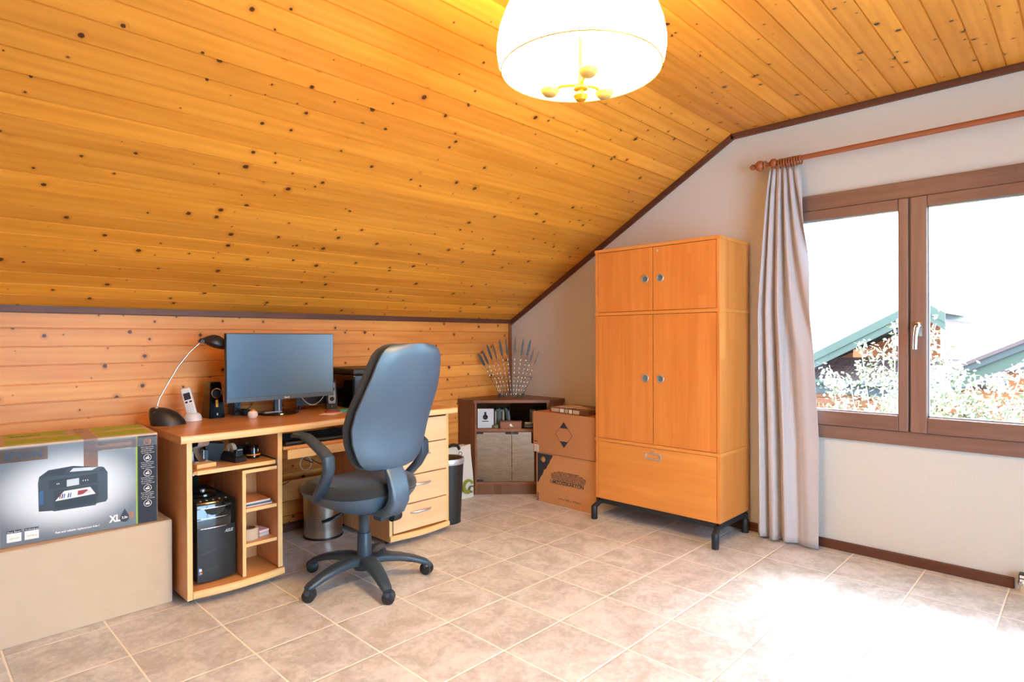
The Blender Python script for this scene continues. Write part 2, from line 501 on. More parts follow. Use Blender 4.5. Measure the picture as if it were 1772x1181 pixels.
# trims
struct(MB().box(XL, -0.0, -0.022, -0.001, 1.326, 1.366, 0.003).build('trim_1', 'trimx'))
def bar_yz(name, a, bb, h, m, x0=-0.022, x1=-0.001):
    a = Vector(a); bb = Vector(bb); d = (bb - a).normalized(); n = Vector((-d.y, d.x)) * (-h if (-d.y * 0 + d.x) * 1 > 0 else h)
    n = Vector((d.y, -d.x)) * h
    if n.y > 0: n = -n
    poly = [(a.x, a.y), (bb.x, bb.y), (bb.x + n.x, bb.y + n.y), (a.x + n.x, a.y + n.y)]
    return struct(MB().prism(poly, lambda u, v, d_: (d_, u, v), x0, x1).build(name, m))
bar_yz('trim_2', (0.0, ZK), (YK, ZC), 0.036, 'trim')
bar_yz('trim_3', (YK - 0.0, ZC), (YN, ZC), 0.034, 'trim')
struct(MB().box(-0.03, -0.002, -0.018, -0.001, 0.0, 1.33, 0.002).build('trim_4', 'pine_wall' if False else 'walnutedge'))
struct(MB().box(-0.018, 0.0, -3.345, -0.05, 0.0, 0.052, 0.004).build('baseboard_right', 'trim'))
struct(MB().box(XL, -0.05, -0.016, 0.0, 0.0, 0.052, 0.004).build('baseboard_back', 'trimx'))

# the window: outer frame, two sashes, panes, handle
win = thing('window_1', 'wide dark brown wooden double window in the gable wall', 'window', (0, 0, 0)); win['kind'] = 'structure'; del win['category']
fr = MB()
FX0, FX1 = -0.022, 0.06
fr.box(FX0, FX1, -4.17, -2.20, 0.627, 0.70, 0.003); fr.box(FX0, FX1, -4.17, -2.20, 1.925, 2.013, 0.003)
fr.box(FX0, FX1, -2.25, -2.20, 0.70, 1.925, 0.003); fr.box(FX0, FX1, -4.17, -4.11, 0.70, 1.925, 0.003)
fr.build('window_frame', 'frame', win)
def sash(y0, y1, gy0, gy1, z0=0.702, z1=1.923, gz0=0.783, gz1=1.868):
    s = MB()
    s.box(-0.034, 0.03, y0, gy0, z0, z1, 0.005); s.box(-0.034, 0.03, gy1, y1, z0, z1, 0.005)
    o = s.build('sash', 'framez', win)
    r = MB(); r.box(-0.0335, 0.03, gy0, gy1, z0, gz0, 0.004); r.box(-0.0335, 0.03, gy0, gy1, gz1, z1, 0.004)
    r.build('sash_rail', 'frame', o)
    g = MB()
    for a in ((gy0, gy0 + .006, gz0, gz1), (gy1 - .006, gy1, gz0, gz1), (gy0, gy1, gz0, gz0 + .008), (gy0, gy1, gz1 - .006, gz1)):
        g.box(-0.006, 0.012, *a)
    g.build('glazing_bead', 'silver', o)
    MB().box(0.014, 0.018, gy0 + .001, gy1 - .001, gz0 + .001, gz1 - .001).build('pane', 'glass', o)
    return o
s2 = sash(-2.922, -2.252, -2.876, -2.32)
s1 = sash(-4.108, -2.930, -4.04, -3.003)
MB().box(-0.024, 0.03, -2.9298, -2.9222, 0.702, 1.923).build('dark_gap_strip', 'black', win)  # added strip hiding the sky; its black stands for the gap's shade
h = MB()
h.box(-0.045, -0.034, -2.985, -2.955, 1.20, 1.275, 0.004)
h.tube([(-0.045, -2.97, 1.255), (-0.075, -2.97, 1.258), (-0.088, -2.968, 1.245), (-0.086, -2.962, 1.20), (-0.085, -2.960, 1.135)], [0.011, 0.011, 0.011, 0.0095, 0.009], 10)
h.build('window_handle', 'chrome', s1, smooth=True)

# unseen balcony door, added behind the camera to let in fill daylight
bd = thing('fill_door_1', 'unseen glazed door added behind the viewer for fill daylight', 'door', (0, 0, 0)); bd['kind'] = 'structure'; del bd['category']
q = MB()
for x0, x1 in ((-3.5, -3.42), (-2.44, -2.36), (-1.38, -1.3)): q.box(x0, x1, YN - 0.08, YN - 0.02, 0, 2.25, 0.003)
q.box(-3.42, -1.38, YN - 0.08, YN - 0.02, 0, 0.1, 0.003); q.box(-3.42, -1.38, YN - 0.08, YN - 0.02, 2.16, 2.25, 0.003)
q.build('door_frame', 'framez', bd)
MB().box(-3.42, -2.44, YN - 0.055, YN - 0.05, 0.1, 2.16).build('pane', 'glass', bd)
MB().box(-2.36, -1.38, YN - 0.055, YN - 0.05, 0.1, 2.16).build('pane', 'glass', bd)

# ================================================================ CEILING LAMP
LX, LY = -2.243, -2.489
lm = thing('ceiling_lamp', 'round white fabric-shaded ceiling lamp, lit, with brass arms', 'lamp', (LX, LY, ZC))
zo = 2.015 - ZC
prof = [(0.243, zo), (0.251, zo + 0.02), (0.256, zo + 0.05), (0.256, zo + 0.08), (0.249, zo + 0.12), (0.235, zo + 0.16), (0.216, zo + 0.20), (0.20, zo + 0.235), (0.192, zo + 0.27), (0.190, zo + 0.31)]
t = NT('lamp_shade_glow')
t.set(Base_Color=(0.95, 0.9, 0.8, 1), Roughness=0.8, Emission_Color=(1.0, 0.76, 0.36, 1), Emission_Strength=9.0)
M['shade'] = t.m
o = MB().lathe(prof + [(r - 0.004, z) for r, z in prof[::-1]] + [prof[0]], 48).build('lamp_shade', 'shade', lm, smooth=True)
MB().tube([(0.244 * math.cos(a), 0.244 * math.sin(a), zo) for a in [2 * PI * k / 40 for k in range(41)]], 0.0018, 6).build('shade_rim', 'lampyellow', o)
hz = zo - 0.042
MB().tube([(0, 0, hz), (0, 0, -0.02)], 0.008, 10).build('lamp_stem', 'lampyellow', lm, smooth=True)
MB().lathe([(0.001, hz - 0.052), (0.016, hz - 0.048), (0.023, hz - 0.036), (0.018, hz - 0.026), (0.008, hz - 0.022), (0.008, hz - 0.016), (0.022, hz - 0.015), (0.022, hz - 0.008), (0.010, hz - 0.006), (0.010, hz + 0.02)], 20, cap=True).build('finial', 'lampyellow', lm, smooth=True)
MB().lathe([(0.05, -0.03), (0.06, -0.015), (0.06, 0.0)], 24, cap=True).build('ceiling_rose', 'white', lm, smooth=True)
bulbm = emis('bulb_glow', '#ffd9a0', 14.0)
for k in range(3):
    a = math.radians(230 + 120 * k)
    ca, sa = math.cos(a), math.sin(a)
    ar = MB().tube([(0.01 * ca, 0.01 * sa, hz + 0.0), (0.06 * ca, 0.06 * sa, hz + 0.006), (0.092 * ca, 0.092 * sa, hz + 0.0)], 0.0055, 8).build('lamp_arm', 'lampyellow', lm, smooth=True)
    MB().lathe([(0.002, -0.022), (0.018, -0.018), (0.027, -0.008), (0.029, 0.0), (0.026, 0.006)], 20, c=(0.1 * ca, 0.1 * sa, hz), cap=True).build('socket_cap', 'lampcap', ar, smooth=True)
    MB().lathe([(0.017, 0.0), (0.017, 0.075)], 16, c=(0.1 * ca, 0.1 * sa, hz + 0.006), cap=True).build('candle_sleeve', 'white', ar, smooth=True)  # sleeve's white stands for overexposure by the bulbs
    MB().lathe([(0.012, 0.08), (0.028, 0.11), (0.032, 0.135), (0.024, 0.16), (0.004, 0.175)], 16, c=(0.1 * ca, 0.1 * sa, hz), cap=True).build('bulb', bulbm, ar, smooth=True)
lamp('lamp_light', 'POINT', (LX, LY, 2.22), 95, (1.0, 0.76, 0.36), 0.09)

# ================================================================ WARDROBE
wx, wy = -0.44, -1.222
WD, WW = 0.40, 0.866
wd = thing('wardrobe', 'tall alder veneer wardrobe on dark metal legs beside the curtain', 'wardrobe', (wx, wy, 0))
def wbox(name, m, x0, x1, y0, y1, z0, z1, bev=0.0015, parent=None): return bx(name, m, parent or wd, x0, x1, -y1, -y0, z0, z1, bev)
T_ = 0.018
lv = [(0.135, 0.536), (0.536, 1.366), (1.366, 1.782)]
for i, (z0, z1) in enumerate(lv):
    b = MB()
    b.box(0, WD, -T_, 0, z0, z1 - 0.02 if i < 2 else z1 - 0.02, 0.001); b.box(0, WD, -WW, -WW + T_, z0, z1 - 0.02, 0.001)
    b.box(WD - 0.008, WD, -WW + T_, -T_, z0, z1 - 0.02)
    b.build('carcass', 'alder', wd)
    wbox('shelf_board', 'alderh', -0.003, WD, -0.004, WW + 0.004, z1 - 0.02, z1, 0.0015)
wbox('shelf_board', 'alderh', 0.0, WD, T_, WW - T_, 0.135, 0.150)
mid = 0.434
def door(y0, y1, z0, z1, hy, hz_, lock=None):
    d = wbox('door', 'alder', 0.002, 0.02, y0, y1, z0, z1, 0.001)
    rot = Matrix.Rotation(-PI / 2, 4, 'Y')
    MB().lathe([(0.014, 0.0), (0.024, 0.0), (0.0255, 0.003), (0.024, 0.005), (0.018, 0.005), (0.0165, 0.001)], 28, c=(0.002, -hy, hz_), mtx=rot).build('handle_ring', 'silver', d, smooth=True)
    MB().lathe([(0.0005, 0.0005), (0.010, 0.001), (0.017, 0.003)], 24, c=(0.002, -hy, hz_), mtx=rot).build('handle_cup', 'bezelblue', d, smooth=True)
    if lock:
        MB().lathe([(0.0005, 0.004), (0.007, 0.004), (0.008, 0.0)], 16, c=(0.002, -lock[0], lock[1]), mtx=rot).build('lock', 'silver', d, smooth=True)
    return d
M['bezelblue'] = plain('handle_cup_metal', '#7f9aa8', 0.3, 0.7, 0.05)
g_ = 0.0025
door(T_ + g_, mid - g_, 1.366 + g_, 1.762 - g_, mid - 0.055, 1.566)
door(mid + g_, WW - T_ - g_, 1.366 + g_, 1.762 - g_, mid + 0.052, 1.566, (mid + 0.035, 1.735))
door(T_ + g_, mid - g_, 0.536 + g_, 1.346 - g_, mid - 0.055, 0.947)
door(mid + g_, WW - T_ - g_, 0.536 + g_, 1.346 - g_, mid + 0.052, 0.947)
dr = wbox('drawer', 'alderh', 0.002, 0.02, T_ + g_, WW - T_ - g_, 0.138, 0.516 - g_, 0.001)
pts = []
for k in range(33):
    a = 2 * PI * k / 32
    cx_ = 0.042 if math.cos(a) > 0 else -0.042
    pts.append((0.0, -(mid + cx_ + 0.013 * math.cos(a)), 0.463 + 0.016 * math.sin(a)))
MB().tube(pts, 0.0055, 8, cap=False).build('drawer_handle', 'silver', dr, smooth=True)
MB().lathe([(0.0005, 0.004), (0.007, 0.004), (0.008, 0.0)], 16, c=(0.002, -mid, 0.497), mtx=Matrix.Rotation(-PI / 2, 4, 'Y')).build('lock', 'silver', dr, smooth=True)
# metal leg frame
b = MB()
b.box(0.012, 0.032, -WW + 0.01, -0.01, 0.100, 0.1345, 0.003); b.box(WD - 0.03, WD - 0.01, -WW + 0.01, -0.01, 0.100, 0.1345, 0.003)
b.box(0.012, WD - 0.01, -0.03, -0.01, 0.095, 0.1345, 0.003); b.box(0.012, WD - 0.01, -WW + 0.008, -WW + 0.028, 0.095, 0.1345, 0.003)
b.build('leg_frame', 'leggrey', wd)
for yy, s_ in ((0.012, 1), (WW - 0.012, -1)):
    for xx, q_ in ((-0.035, 1), (WD - 0.03, 0)):
        b = MB()
        b.lathe([(0.0005, 0.0), (0.019, 0.0), (0.021, 0.003), (0.021, 0.078), (0.018, 0.088), (0.010, 0.093), (0.0005, 0.094)], 20, c=(xx, -yy, 0))
        if q_: b.sweep([(xx, -yy, 0.080), (xx + 0.03, -yy - 0.006 * s_, 0.096), (xx + 0.065, -yy - 0.012 * s_, 0.112)], 0.036, 0.026, (0, 1, 0), rnd=0.6)
        else: b.box(xx - 0.015, xx + 0.015, -yy - 0.015, -yy + 0.015, 0.08, 0.12, 0.004)
        b.build('leg', 'leggrey', wd, smooth=True)

# ================================================================ MOVING BOXES
def carton(name, label, loc, sx, sy, sz, m, rz=0.0):
    t_ = thing(name, label, 'box', loc, rz)
    b = MB(); b.box(0, sx, -sy, 0, 0, sz, 0.003)
    b.build('box_body', m, t_)
    b = MB(); b.box(0.002, sx / 2 - 0.0015, -sy + .002, -.002, sz - 0.0005, sz + 0.003, 0.001); b.box(sx / 2 + 0.0015, sx - 0.002, -sy + .002, -.002, sz - 0.0005, sz + 0.003, 0.001)
    b.build('box_flap', m, t_)
    return t_
mb1 = carton('moving_box', 'brown moving carton printed UMZUGSKARTON standing on the tiles', (-0.40, -0.652, 0), 0.36, 0.545, 0.360, 'cardbrown2')
e = -0.0008
def onx(u, v, d): return (d, -u, v)      # local: u to the viewer's right on the -x face
b = MB()
pl = [(0.012, 0.352), (0.16, 0.352), (0.145, 0.325), (0.135, 0.315), (0.125, 0.29), (0.11, 0.275), (0.10, 0.25), (0.075, 0.235), (0.06, 0.20), (0.045, 0.185), (0.03, 0.155), (0.018, 0.135), (0.012, 0.14)]
b.prism(pl, onx, e, 0.001); b.build('printed_corner', 'navy', mb1)
ring = MB().lathe([(0.0005, 0.0), (0.021, 0.0), (0.021, 0.001)], 20, c=(e - 0.0008, -0.068, 0.312), mtx=Matrix.Rotation(PI / 2, 4, 'Y'))
ring.build('printed_emblem', 'cardbrown2', mb1)
text('PICK POINT', 0.011, 'cardbrown', mb1, (e - 0.0012, -0.040, 0.310), FACE_X, width=0.05)
text('UMZUGSKARTON', 0.034, 'navy', mb1, (e, -0.135, 0.152), (PI / 2, -0.0, -PI / 2), width=0.30, bold=0.0006)
lines = ['CARTON DE DEMENAGEMENT', 'MOVING BOX VERHUISDOOS', 'SCATOLA PER TRASLOCHI FLYTTKARTONG', 'CAJA DE MUDANZA KARTON PRZEPROWADZKOWY', 'KARTON NA STEHOVANI DOBOZ KOLTOZESHEZ', 'FLYTTEKASSE SELITVENA SKATLA', 'STANDARD ECO 2 PRO']
for i, s_ in enumerate(lines):
    wdt = (0.20, 0.26, 0.31, 0.32, 0.31, 0.30, 0.27)[i]
    text(s_, 0.0095, 'navy', mb1, (e, -0.14 - (0.32 - wdt) / 2, 0.238 - i * 0.0105), FACE_X, width=wdt, bold=0.0003)
text('570 x 345 x 370mm', 0.018, 'navy', mb1, (e, -0.21, 0.045), FACE_X, width=0.20)
b = MB()
for k in range(5): b.prism([(0.006, 0.062 - k * 0.013), (0.024, 0.060 - k * 0.013), (0.024, 0.053 - k * 0.013), (0.006, 0.055 - k * 0.013)], onx, e, 0.001)
b.build('printed_bars', 'navy', mb1)
mb2 = carton('moving_box', 'brown moving carton with a printed diamond, stacked on the UMZUGSKARTON box', (-0.412, -0.632, 0.3635), 0.36, 0.565, 0.292, 'cardbrown')
cu_, cv_ = 0.292, 0.150
R0, R1 = 0.083, 0.080
for s_ in (1, -1):
    MB().prism([(cu_, cv_ + s_ * 0.092), (cu_ + 0.036, cv_ + s_ * 0.047), (cu_ - 0.036, cv_ + s_ * 0.047)], onx, e, 0.001).build('printed_triangle', 'navy', mb2)
b = MB()
dm = [(cu_ + 0.076, cv_), (cu_, cv_ + 0.092), (cu_ - 0.076, cv_), (cu_, cv_ - 0.092)]
for i in range(4):
    a_, c_ = Vector(dm[i]), Vector(dm[(i + 1) % 4]); n_ = Vector((-(c_ - a_).y, (c_ - a_).x)).normalized() * 0.0022
    b.prism([tuple(a_), tuple(c_), tuple(c_ + n_), tuple(a_ + n_)], onx, e, 0.001)
b.build('printed_diamond', 'navy', mb2)
b = MB()
b.prism([(0.012, 0.077), (0.022, 0.085), (0.022, 0.080), (0.045, 0.080), (0.045, 0.075), (0.022, 0.075), (0.022, 0.070)], onx, e, 0.001)
b.build('printed_arrow', 'navy', mb2)
o = MB().prism([(0.012, 0.052), (0.055, 0.052), (0.055, 0.002), (0.012, 0.002)], onx, e, 0.001).build('sticker', 'paper', mb2)
b = MB()
for k in range(5): b.box(e - 0.0006, e, -0.05, -0.016, 0.006 + k * 0.009, 0.0095 + k * 0.009)
b.build('sticker_print', 'black', o)
gb = thing('game_box', 'flat photo-printed game box lying on the upper moving carton', 'box', (-0.345, -0.735, 0.6595), math.radians(-6))
bx('box_body', 'gamebrown' if 'gamebrown' in M else 'walnut', gb, 0.0, 0.27, -0.37, 0.0, 0.0, 0.034, 0.002)
b = MB()
for k, (u0, u1, mt) in enumerate(((0.02, 0.10, 0), (0.11, 0.15, 1), (0.16, 0.19, 0), (0.20, 0.23, 1), (0.24, 0.30, 0))):
    b.box(-0.0008, 0.0, -u1, -u0, 0.004, 0.030, 0, mt)
    b.box(0.03 + 0.01 * k, 0.22 - 0.02 * k, -u1, -u0, 0.034, 0.0346, 0, mt)
b.build('cover_print', ['card', 'paper'], gb)

# ================================================================ CORNER CABINET
cc = thing('corner_cabinet', 'dark walnut corner cabinet with two glass doors in the room corner', 'cabinet', (0, 0, 0))
A_, B_, C_, D_, E_ = (-0.03, -0.02), (-0.60, -0.02), (-0.60, -0.205), (-0.205, -0.60), (-0.02, -0.60)
HT = 0.725
def flat(name, poly, z0, z1, m, parent): return MB().prism(poly, lambda u, v, d: (u, v, d), z0, z1).build(name, m, parent)
off = 0.012
top = [(-0.02, -0.02), (-0.615, -0.02), (-0.615, -0.20), (-0.20, -0.615), (-0.02, -0.615)]
flat('top', top, HT - 0.02, HT, 'walnuth', cc)
def inset(z0, z1, name, m): return flat(name, [(-0.03, -0.03), (-0.585, -0.03), (-0.585, -0.21), (-0.21, -0.585), (-0.03, -0.585)], z0, z1, m, cc)
inset(0.485, 0.503, 'shelf', 'walnuth'); inset(0.075, 0.092, 'bottom_board', 'walnuth')
bx('side_panel', 'walnut', cc, -0.605, -0.588, -0.208, -0.02, 0, HT - 0.02)
bx('side_panel', 'walnut', cc, -0.208, -0.02, -0.605, -0.588, 0, HT - 0.02)
bx('back_panel', 'walnut', cc, -0.588, -0.02, -0.03, -0.02, 0, HT - 0.02)
bx('back_panel', 'walnut', cc, -0.03, -0.02, -0.588, -0.03, 0, HT - 0.02)
# slanted front: local frame along the diagonal
fd = Vector((0.3985, -0.3985, 0)); FL = fd.length; fd.normalize(); fn = Vector((-1, -1, 0)).normalized()
org = Vector((-0.6035, -0.205, 0))
def fr_(u, v, d): p = org + fd * u + fn * d; return (p.x, p.y, v)
def fbox(name, m, u0, u1, v0, v1, d0, d1, parent=cc): return MB().prism([(u0, v0), (u1, v0), (u1, v1), (u0, v1)], fr_, d0, d1).build(name, m, parent)
fbox('front_stile', 'walnutedge', -0.002, 0.012, 0.0, HT - 0.02, -0.014, 0.002); fbox('front_stile', 'walnutedge', FL - 0.012, FL + 0.002, 0.0, HT - 0.02, -0.014, 0.002)
fbox('shelf_edge', 'walnutedge', 0.012, FL - 0.012, 0.482, 0.505, -0.012, 0.001)
fbox('plinth', 'walnut', 0.012, FL - 0.012, 0.0, 0.078, -0.014, -0.002)
fbox('shelf_edge', 'walnutedge', 0.012, FL - 0.012, 0.078, 0.096, -0.012, 0.001)
fbox('top_edge', 'walnutedge', -0.01, FL + 0.01, HT - 0.022, HT - 0.001, -0.012, 0.009)
mu = FL / 2
for u0, u1, hu in ((0.014, mu - 0.002, 0.012), (mu + 0.002, FL - 0.014, FL - 0.06)):
    d = fbox('glass_door', 'smoke', u0, u1, 0.100, 0.478, -0.004, 0.001)
    fbox('hinge', 'black', hu, hu + 0.05, 0.100, 0.114, 0.001, 0.006, d)
    fbox('hinge', 'black', hu, hu + 0.05, 0.466, 0.478, 0.001, 0.006, d)
    fbox('magnet_plate', 'black', (mu - 0.05) if u0 < mu - 0.1 else mu + 0.004, (mu - 0.004) if u0 < mu - 0.1 else mu + 0.05, 0.462, 0.478, 0.001, 0.004, d)
# contents of the open shelf
SH = 0.5056
def fthing(name, label, cat, u, dd, z, rz=0.0, group=None):
    p = org + fd * u - fn * dd
    return thing(name, label, cat, (p.x, p.y, z), math.radians(-45) + rz, group)
t_ = fthing('picture_card', 'pale grey card with a dark emblem leaning in the corner cabinet', 'card', 0.018, 0.03, SH)
bx('card_sheet', 'papergrey' if 'papergrey' in M else 'boxlight', t_, 0, 0.125, 0, 0.004, 0, 0.15, 0.0008)
b = MB(); b.lathe([(0.0005, 0), (0.020, 0), (0.020, 0.0008)], 16, c=(0.06, -0.0009, 0.085), mtx=Matrix.Rotation(PI / 2, 4, 'X')); b.box(0.052, 0.068, -0.0008, 0, 0.10, 0.125); b.box(0.035, 0.085, -0.0008, 0, 0.05, 0.056)
b.build('card_print', 'leggrey', t_)
disc_cols = ['#2a3a34', '#6c7a6a', '#20242a', '#8a8f88', '#3c2c28', '#4d6a70', '#1c1e22', '#a39c84']
for i, c_ in enumerate(disc_cols): M['disc%d' % i] = plain('disc_case_%d' % i, c_, 0.3, var=0.1)
def slim_case(u, dd, h, tilt, mi, label, group):
    t_ = fthing('disc_case', label, 'disc case', u, dd, SH, 0, group)
    t_.rotation_euler = (0, tilt, math.radians(-45))
    bx('case', 'disc%d' % mi, t_, 0, 0.0135, 0, 0.125, 0.001, h, 0.0008)
    MB().box(0.002, 0.0115, -0.0006, 0.0, 0.012, h - 0.012).build('spine_print', 'disc%d' % ((mi + 3) % 8), t_)
ordn = ['first', 'second', 'third', 'fourth', 'fifth', 'sixth', 'seventh']
names = ['dark green', 'grey green', 'black', 'light grey', 'brown', 'blue grey', 'near black']
for i in range(7):
    slim_case(0.150 + i * 0.0155 + (0.024 if i > 4 else 0), 0.085, 0.135 + 0.006 * (i % 3), -0.13 if i > 4 else 0.0, i, names[i] + ' upright disc case, ' + ordn[i] + ' to the right of the pale card', 'disc cases left of the wooden box')
for i in range(6):
    slim_case(0.425 + i * 0.0155, 0.07, 0.13 + 0.008 * (i % 2), 0.0, (i * 3 + 1) % 8, 'upright disc case above the black device, ' + ordn[i] + ' of its row from the left', 'disc cases right of the wooden box')
t_ = fthing('wooden_box', 'small brown box with a white emblem in the corner cabinet', 'box', 0.192, 0.01, SH)
bx('box_body', 'walnutedge', t_, 0, 0.165, 0, 0.05, 0, 0.048, 0.002); bx('lid', 'walnut', t_, -0.002, 0.167, -0.002, 0.053, 0.048, 0.056, 0.002)
b = MB(); b.lathe([(0.0005, 0), (0.010, 0), (0.010, 0.001)], 10, c=(0.083, -0.0012, 0.026), mtx=Matrix.Rotation(PI / 2, 4, 'X')); b.box(0.08, 0.10, -0.001, 0, 0.015, 0.02); b.build('emblem', 'paper', t_)
t_ = fthing('tin', 'small pale green rounded tin in the corner cabinet', 'tin', 0.155, 0.02, SH)
MB().lathe([(0.0005, 0), (0.022, 0.0), (0.027, 0.008), (0.027, 0.017), (0.022, 0.025), (0.0005, 0.026)], 20, c=(0, 0.01, 0)).build('tin_body', 'tingreen' if 'tingreen' in M else 'leafg', t_, smooth=True)
MB().lathe([(0.0275, 0.011), (0.0275, 0.014)], 20, c=(0, 0.01, 0)).build('tin_seam', 'disc3', t_)
t_ = fthing('media_player', 'flat black electronic device on the cabinet shelf by the carton', 'device', 0.375, 0.01, SH)
bx('housing', 'black', t_, 0, 0.15, 0, 0.05, 0.004, 0.026, 0.004); bx('upper_housing', 'blackgloss', t_, 0.005, 0.13, 0.005, 0.05, 0.026, 0.045, 0.003)
for z_ in (0.012, 0.034): bx('front_strip', 'silver', t_, 0.01, 0.10, -0.001, 0.0045, z_, z_ + 0.002, 0)
# things behind the glass doors
t_ = fthing('disc_case', 'white disc cases standing behind the left glass door', 'disc case', 0.02, 0.03, 0.093); bx('case', 'paper', t_, 0, 0.010, 0, 0.13, 0, 0.14, 0.001); bx('case_spine', 'black', t_, 0.012, 0.018, 0, 0.13, 0, 0.13, 0.001)
t_ = fthing('dark_folder', 'dark box file lying behind the glass doors', 'folder', 0.10, 0.08, 0.093)
bx('file_cover', 'leggrey', t_, 0, 0.26, 0, 0.12, 0, 0.05, 0.003); bx('file_pages', 'disc3', t_, 0.004, 0.256, -0.001, 0.11, 0.008, 0.042, 0.001)

# skewer stand on the cabinet
sk = thing('skewer_stand', 'black wire stand fanning out skewers on the corner cabinet', 'stand', (-0.245, -0.245, HT), math.radians(-45))
def arc(u, z): return (u, 0, z)
for s_ in (-1, 1): bx('foot', 'black', sk, s_ * 0.095 - 0.008, s_ * 0.095 + 0.008, -0.035, 0.035, 0, 0.034, 0.003)
MB().tube([(-0.10, 0, 0.024), (0.10, 0, 0.024)], 0.0022, 6).build('lower_bar', 'black', sk)
pts = [(-0.10, 0, 0.03), (-0.165, 0, 0.165)]
MB().tube(pts, 0.0018, 6).build('side_wire', 'black', sk); MB().tube([(0.10, 0, 0.03), (0.165, 0, 0.165)], 0.0018, 6).build('side_wire', 'black', sk)
MB().tube([(-0.175, 0, 0.160), (0, 0, 0.168), (0.175, 0, 0.160)], 0.0018, 6).build('upper_bar', 'black', sk)
tips = [(827, 611), (834, 606), (842, 596), (852, 594), (864, 587), (875, 585), (892, 580), (906, 585), (919, 586), (924, 603), (934, 607)]
desc = ['short barbed blade at the far left', 'hooked blade, second from the left', 'broad dark blade, third from the left', 'narrow grey blade, fourth from the left', 'long grey blade with nicks, left of centre', 'pale pointed blade beside the room corner', 'black spear tip and ringed guard at the centre', 'round guard and slim blade, right of centre', 'toothed blade, third from the right', 'cross-shaped guard, second from the right', 'plain slim tip at the far right']
Msk = plain('skewer_steel', '#b9b4ac', 0.25, 0.9, 0.05)
Mdark = plain('skewer_blade', '#4c4c4c', 0.35, 0.8, 0.1)
inv = sk.matrix_basis.inverted() if False else (Matrix.Translation(sk.location) @ Matrix.Rotation(math.radians(-45), 4, 'Z')).inverted()
for i, (px, py) in enumerate(tips):
    # where the sight line through the tip meets the fan's plane
    d = F_ + R_ * ((px - 886) / FPX) - U_ * ((py - 590.5) / FPX)
    nrm = Vector((1, 1, 0)).normalized()
    tt = (Vector((-0.245, -0.245, 0)) - CAM).dot(nrm) / d.dot(nrm)
    tip = inv @ (CAM + d * tt)
    base = Vector(((i - 5) * 0.0165, 0, 0.004))
    dv = tip - base; L = dv.length; dv.normalize()
    s_ = thing('skewer', 'twisted metal skewer with ' + desc[i], 'skewer', sk.location, math.radians(-45), 'skewers fanned out in the wire stand')
    sd = Vector((dv.z, 0, -dv.x))
    yo = Vector((0, -0.006 if i % 2 else 0.006, 0))
    # twisted shaft
    rings = []
    n_ = 90; sh = 0.66
    for k in range(n_ + 1):
        u = k / n_ * sh * L; ang = u * 45
        rr = 0.0038
        c_ = base + yo + dv * u
        rings.append([c_ + (sd * math.cos(ang + j * PI / 2) + Vector((0, 1, 0)) * math.sin(ang + j * PI / 2)) * rr for j in range(4)])
    MB().loft(rings, smooth=False).build('shaft', Msk, s_)
    wb = 1.15 * (0.010, 0.009, 0.010, 0.007, 0.009, 0.008, 0.005, 0.008, 0.009, 0.007, 0.004)[i]
    l0 = sh * L; l1 = L
    P = lambda a, b_: tuple(base + yo + dv * a + sd * b_)
    out = []
    nn = 9
    for k in range(nn + 1):
        f = k / nn; ww = wb * (math.sin(PI * min(1, f * 0.85 + 0.12)) ** 0.6) * (1.18 if k % 2 and i in (0, 4, 8) else 0.9)
        out.append((l0 + 0.02 + (l1 - l0 - 0.02) * f, ww if k < nn else 0.0008))
    poly = [(a, b_) for a, b_ in out] + [(a, -b_) for a, b_ in out[::-1]]
    MB().prism(poly, lambda u, v, d_: tuple(Vector(P(u, v)) + Vector((0, d_, 0))), -0.0012, 0.0012).build('blade', Mdark, s_)
    MB().tube([P(l0 - 0.005, 0), P(l0 + 0.03, 0)], 0.0022, 6).build('neck', Mdark, s_)
    if i in (5, 6, 7, 9, 1):
        rg = 0.018 if i in (6, 7) else 0.012
        cpt = l0 + 0.04
        MB().tube([P(cpt + rg * math.sin(a), rg * math.cos(a)) for a in [(-0.4 + k * 0.42) * 1 for k in range(9 if i != 9 else 9)]], 0.0012, 5).build('guard', Mdark, s_)

# ================================================================ CURTAIN AND ROD
rod = thing('curtain_rod', 'turned brown wooden curtain rod with knob end above the window', 'curtain rod', (-0.12, -2.3, 2.217))
MB().tube([(0, 0.05, 0), (0, -2.2, 0)], 0.0145, 16).build('rod', 'rodwood', rod, smooth=True)
ry = Matrix.Rotation(-PI / 2, 4, 'X')
MB().lathe([(0.0005, 0.158), (0.010, 0.154), (0.017, 0.143), (0.017, 0.134), (0.010, 0.124), (0.020, 0.120), (0.030, 0.107), (0.032, 0.094), (0.026, 0.080), (0.014, 0.073), (0.022, 0.070), (0.024, 0.065), (0.022, 0.060), (0.012, 0.056), (0.012, 0.038), (0.022, 0.032), (0.027, 0.020), (0.026, 0.008), (0.018, 0.0)], 24, c=(0, 0.012, 0), mtx=ry, cap=True).build('finial', 'rodwood', rod, smooth=True)
b = MB(); b.box(0.0, 0.119, -0.012, 0.012, -0.012, 0.012, 0.003); b.box(0.108, 0.119, -0.02, 0.02, -0.04, 0.04, 0.003)
b.build('bracket', 'rodwood', rod, loc=(0, -0.02, 0))
ringt = thing('curtain_ring', 'brown wooden curtain ring nearest the knob end of the rod', 'ring', (-0.12, -2.305, 2.208), 0, 'curtain rings beside the rod end')
def ring_pts(r): return [(r * math.cos(a), 0, r * math.sin(a)) for a in [2 * PI * k / 28 for k in range(29)]]
MB().tube(ring_pts(0.0235), 0.0045, 8, cap=False).build('ring', 'rodwood', ringt, smooth=True)
MB().tube([(0, 0, -0.0255), (0, 0, -0.040)], 0.0016, 6).build('eye', 'chrome', ringt)
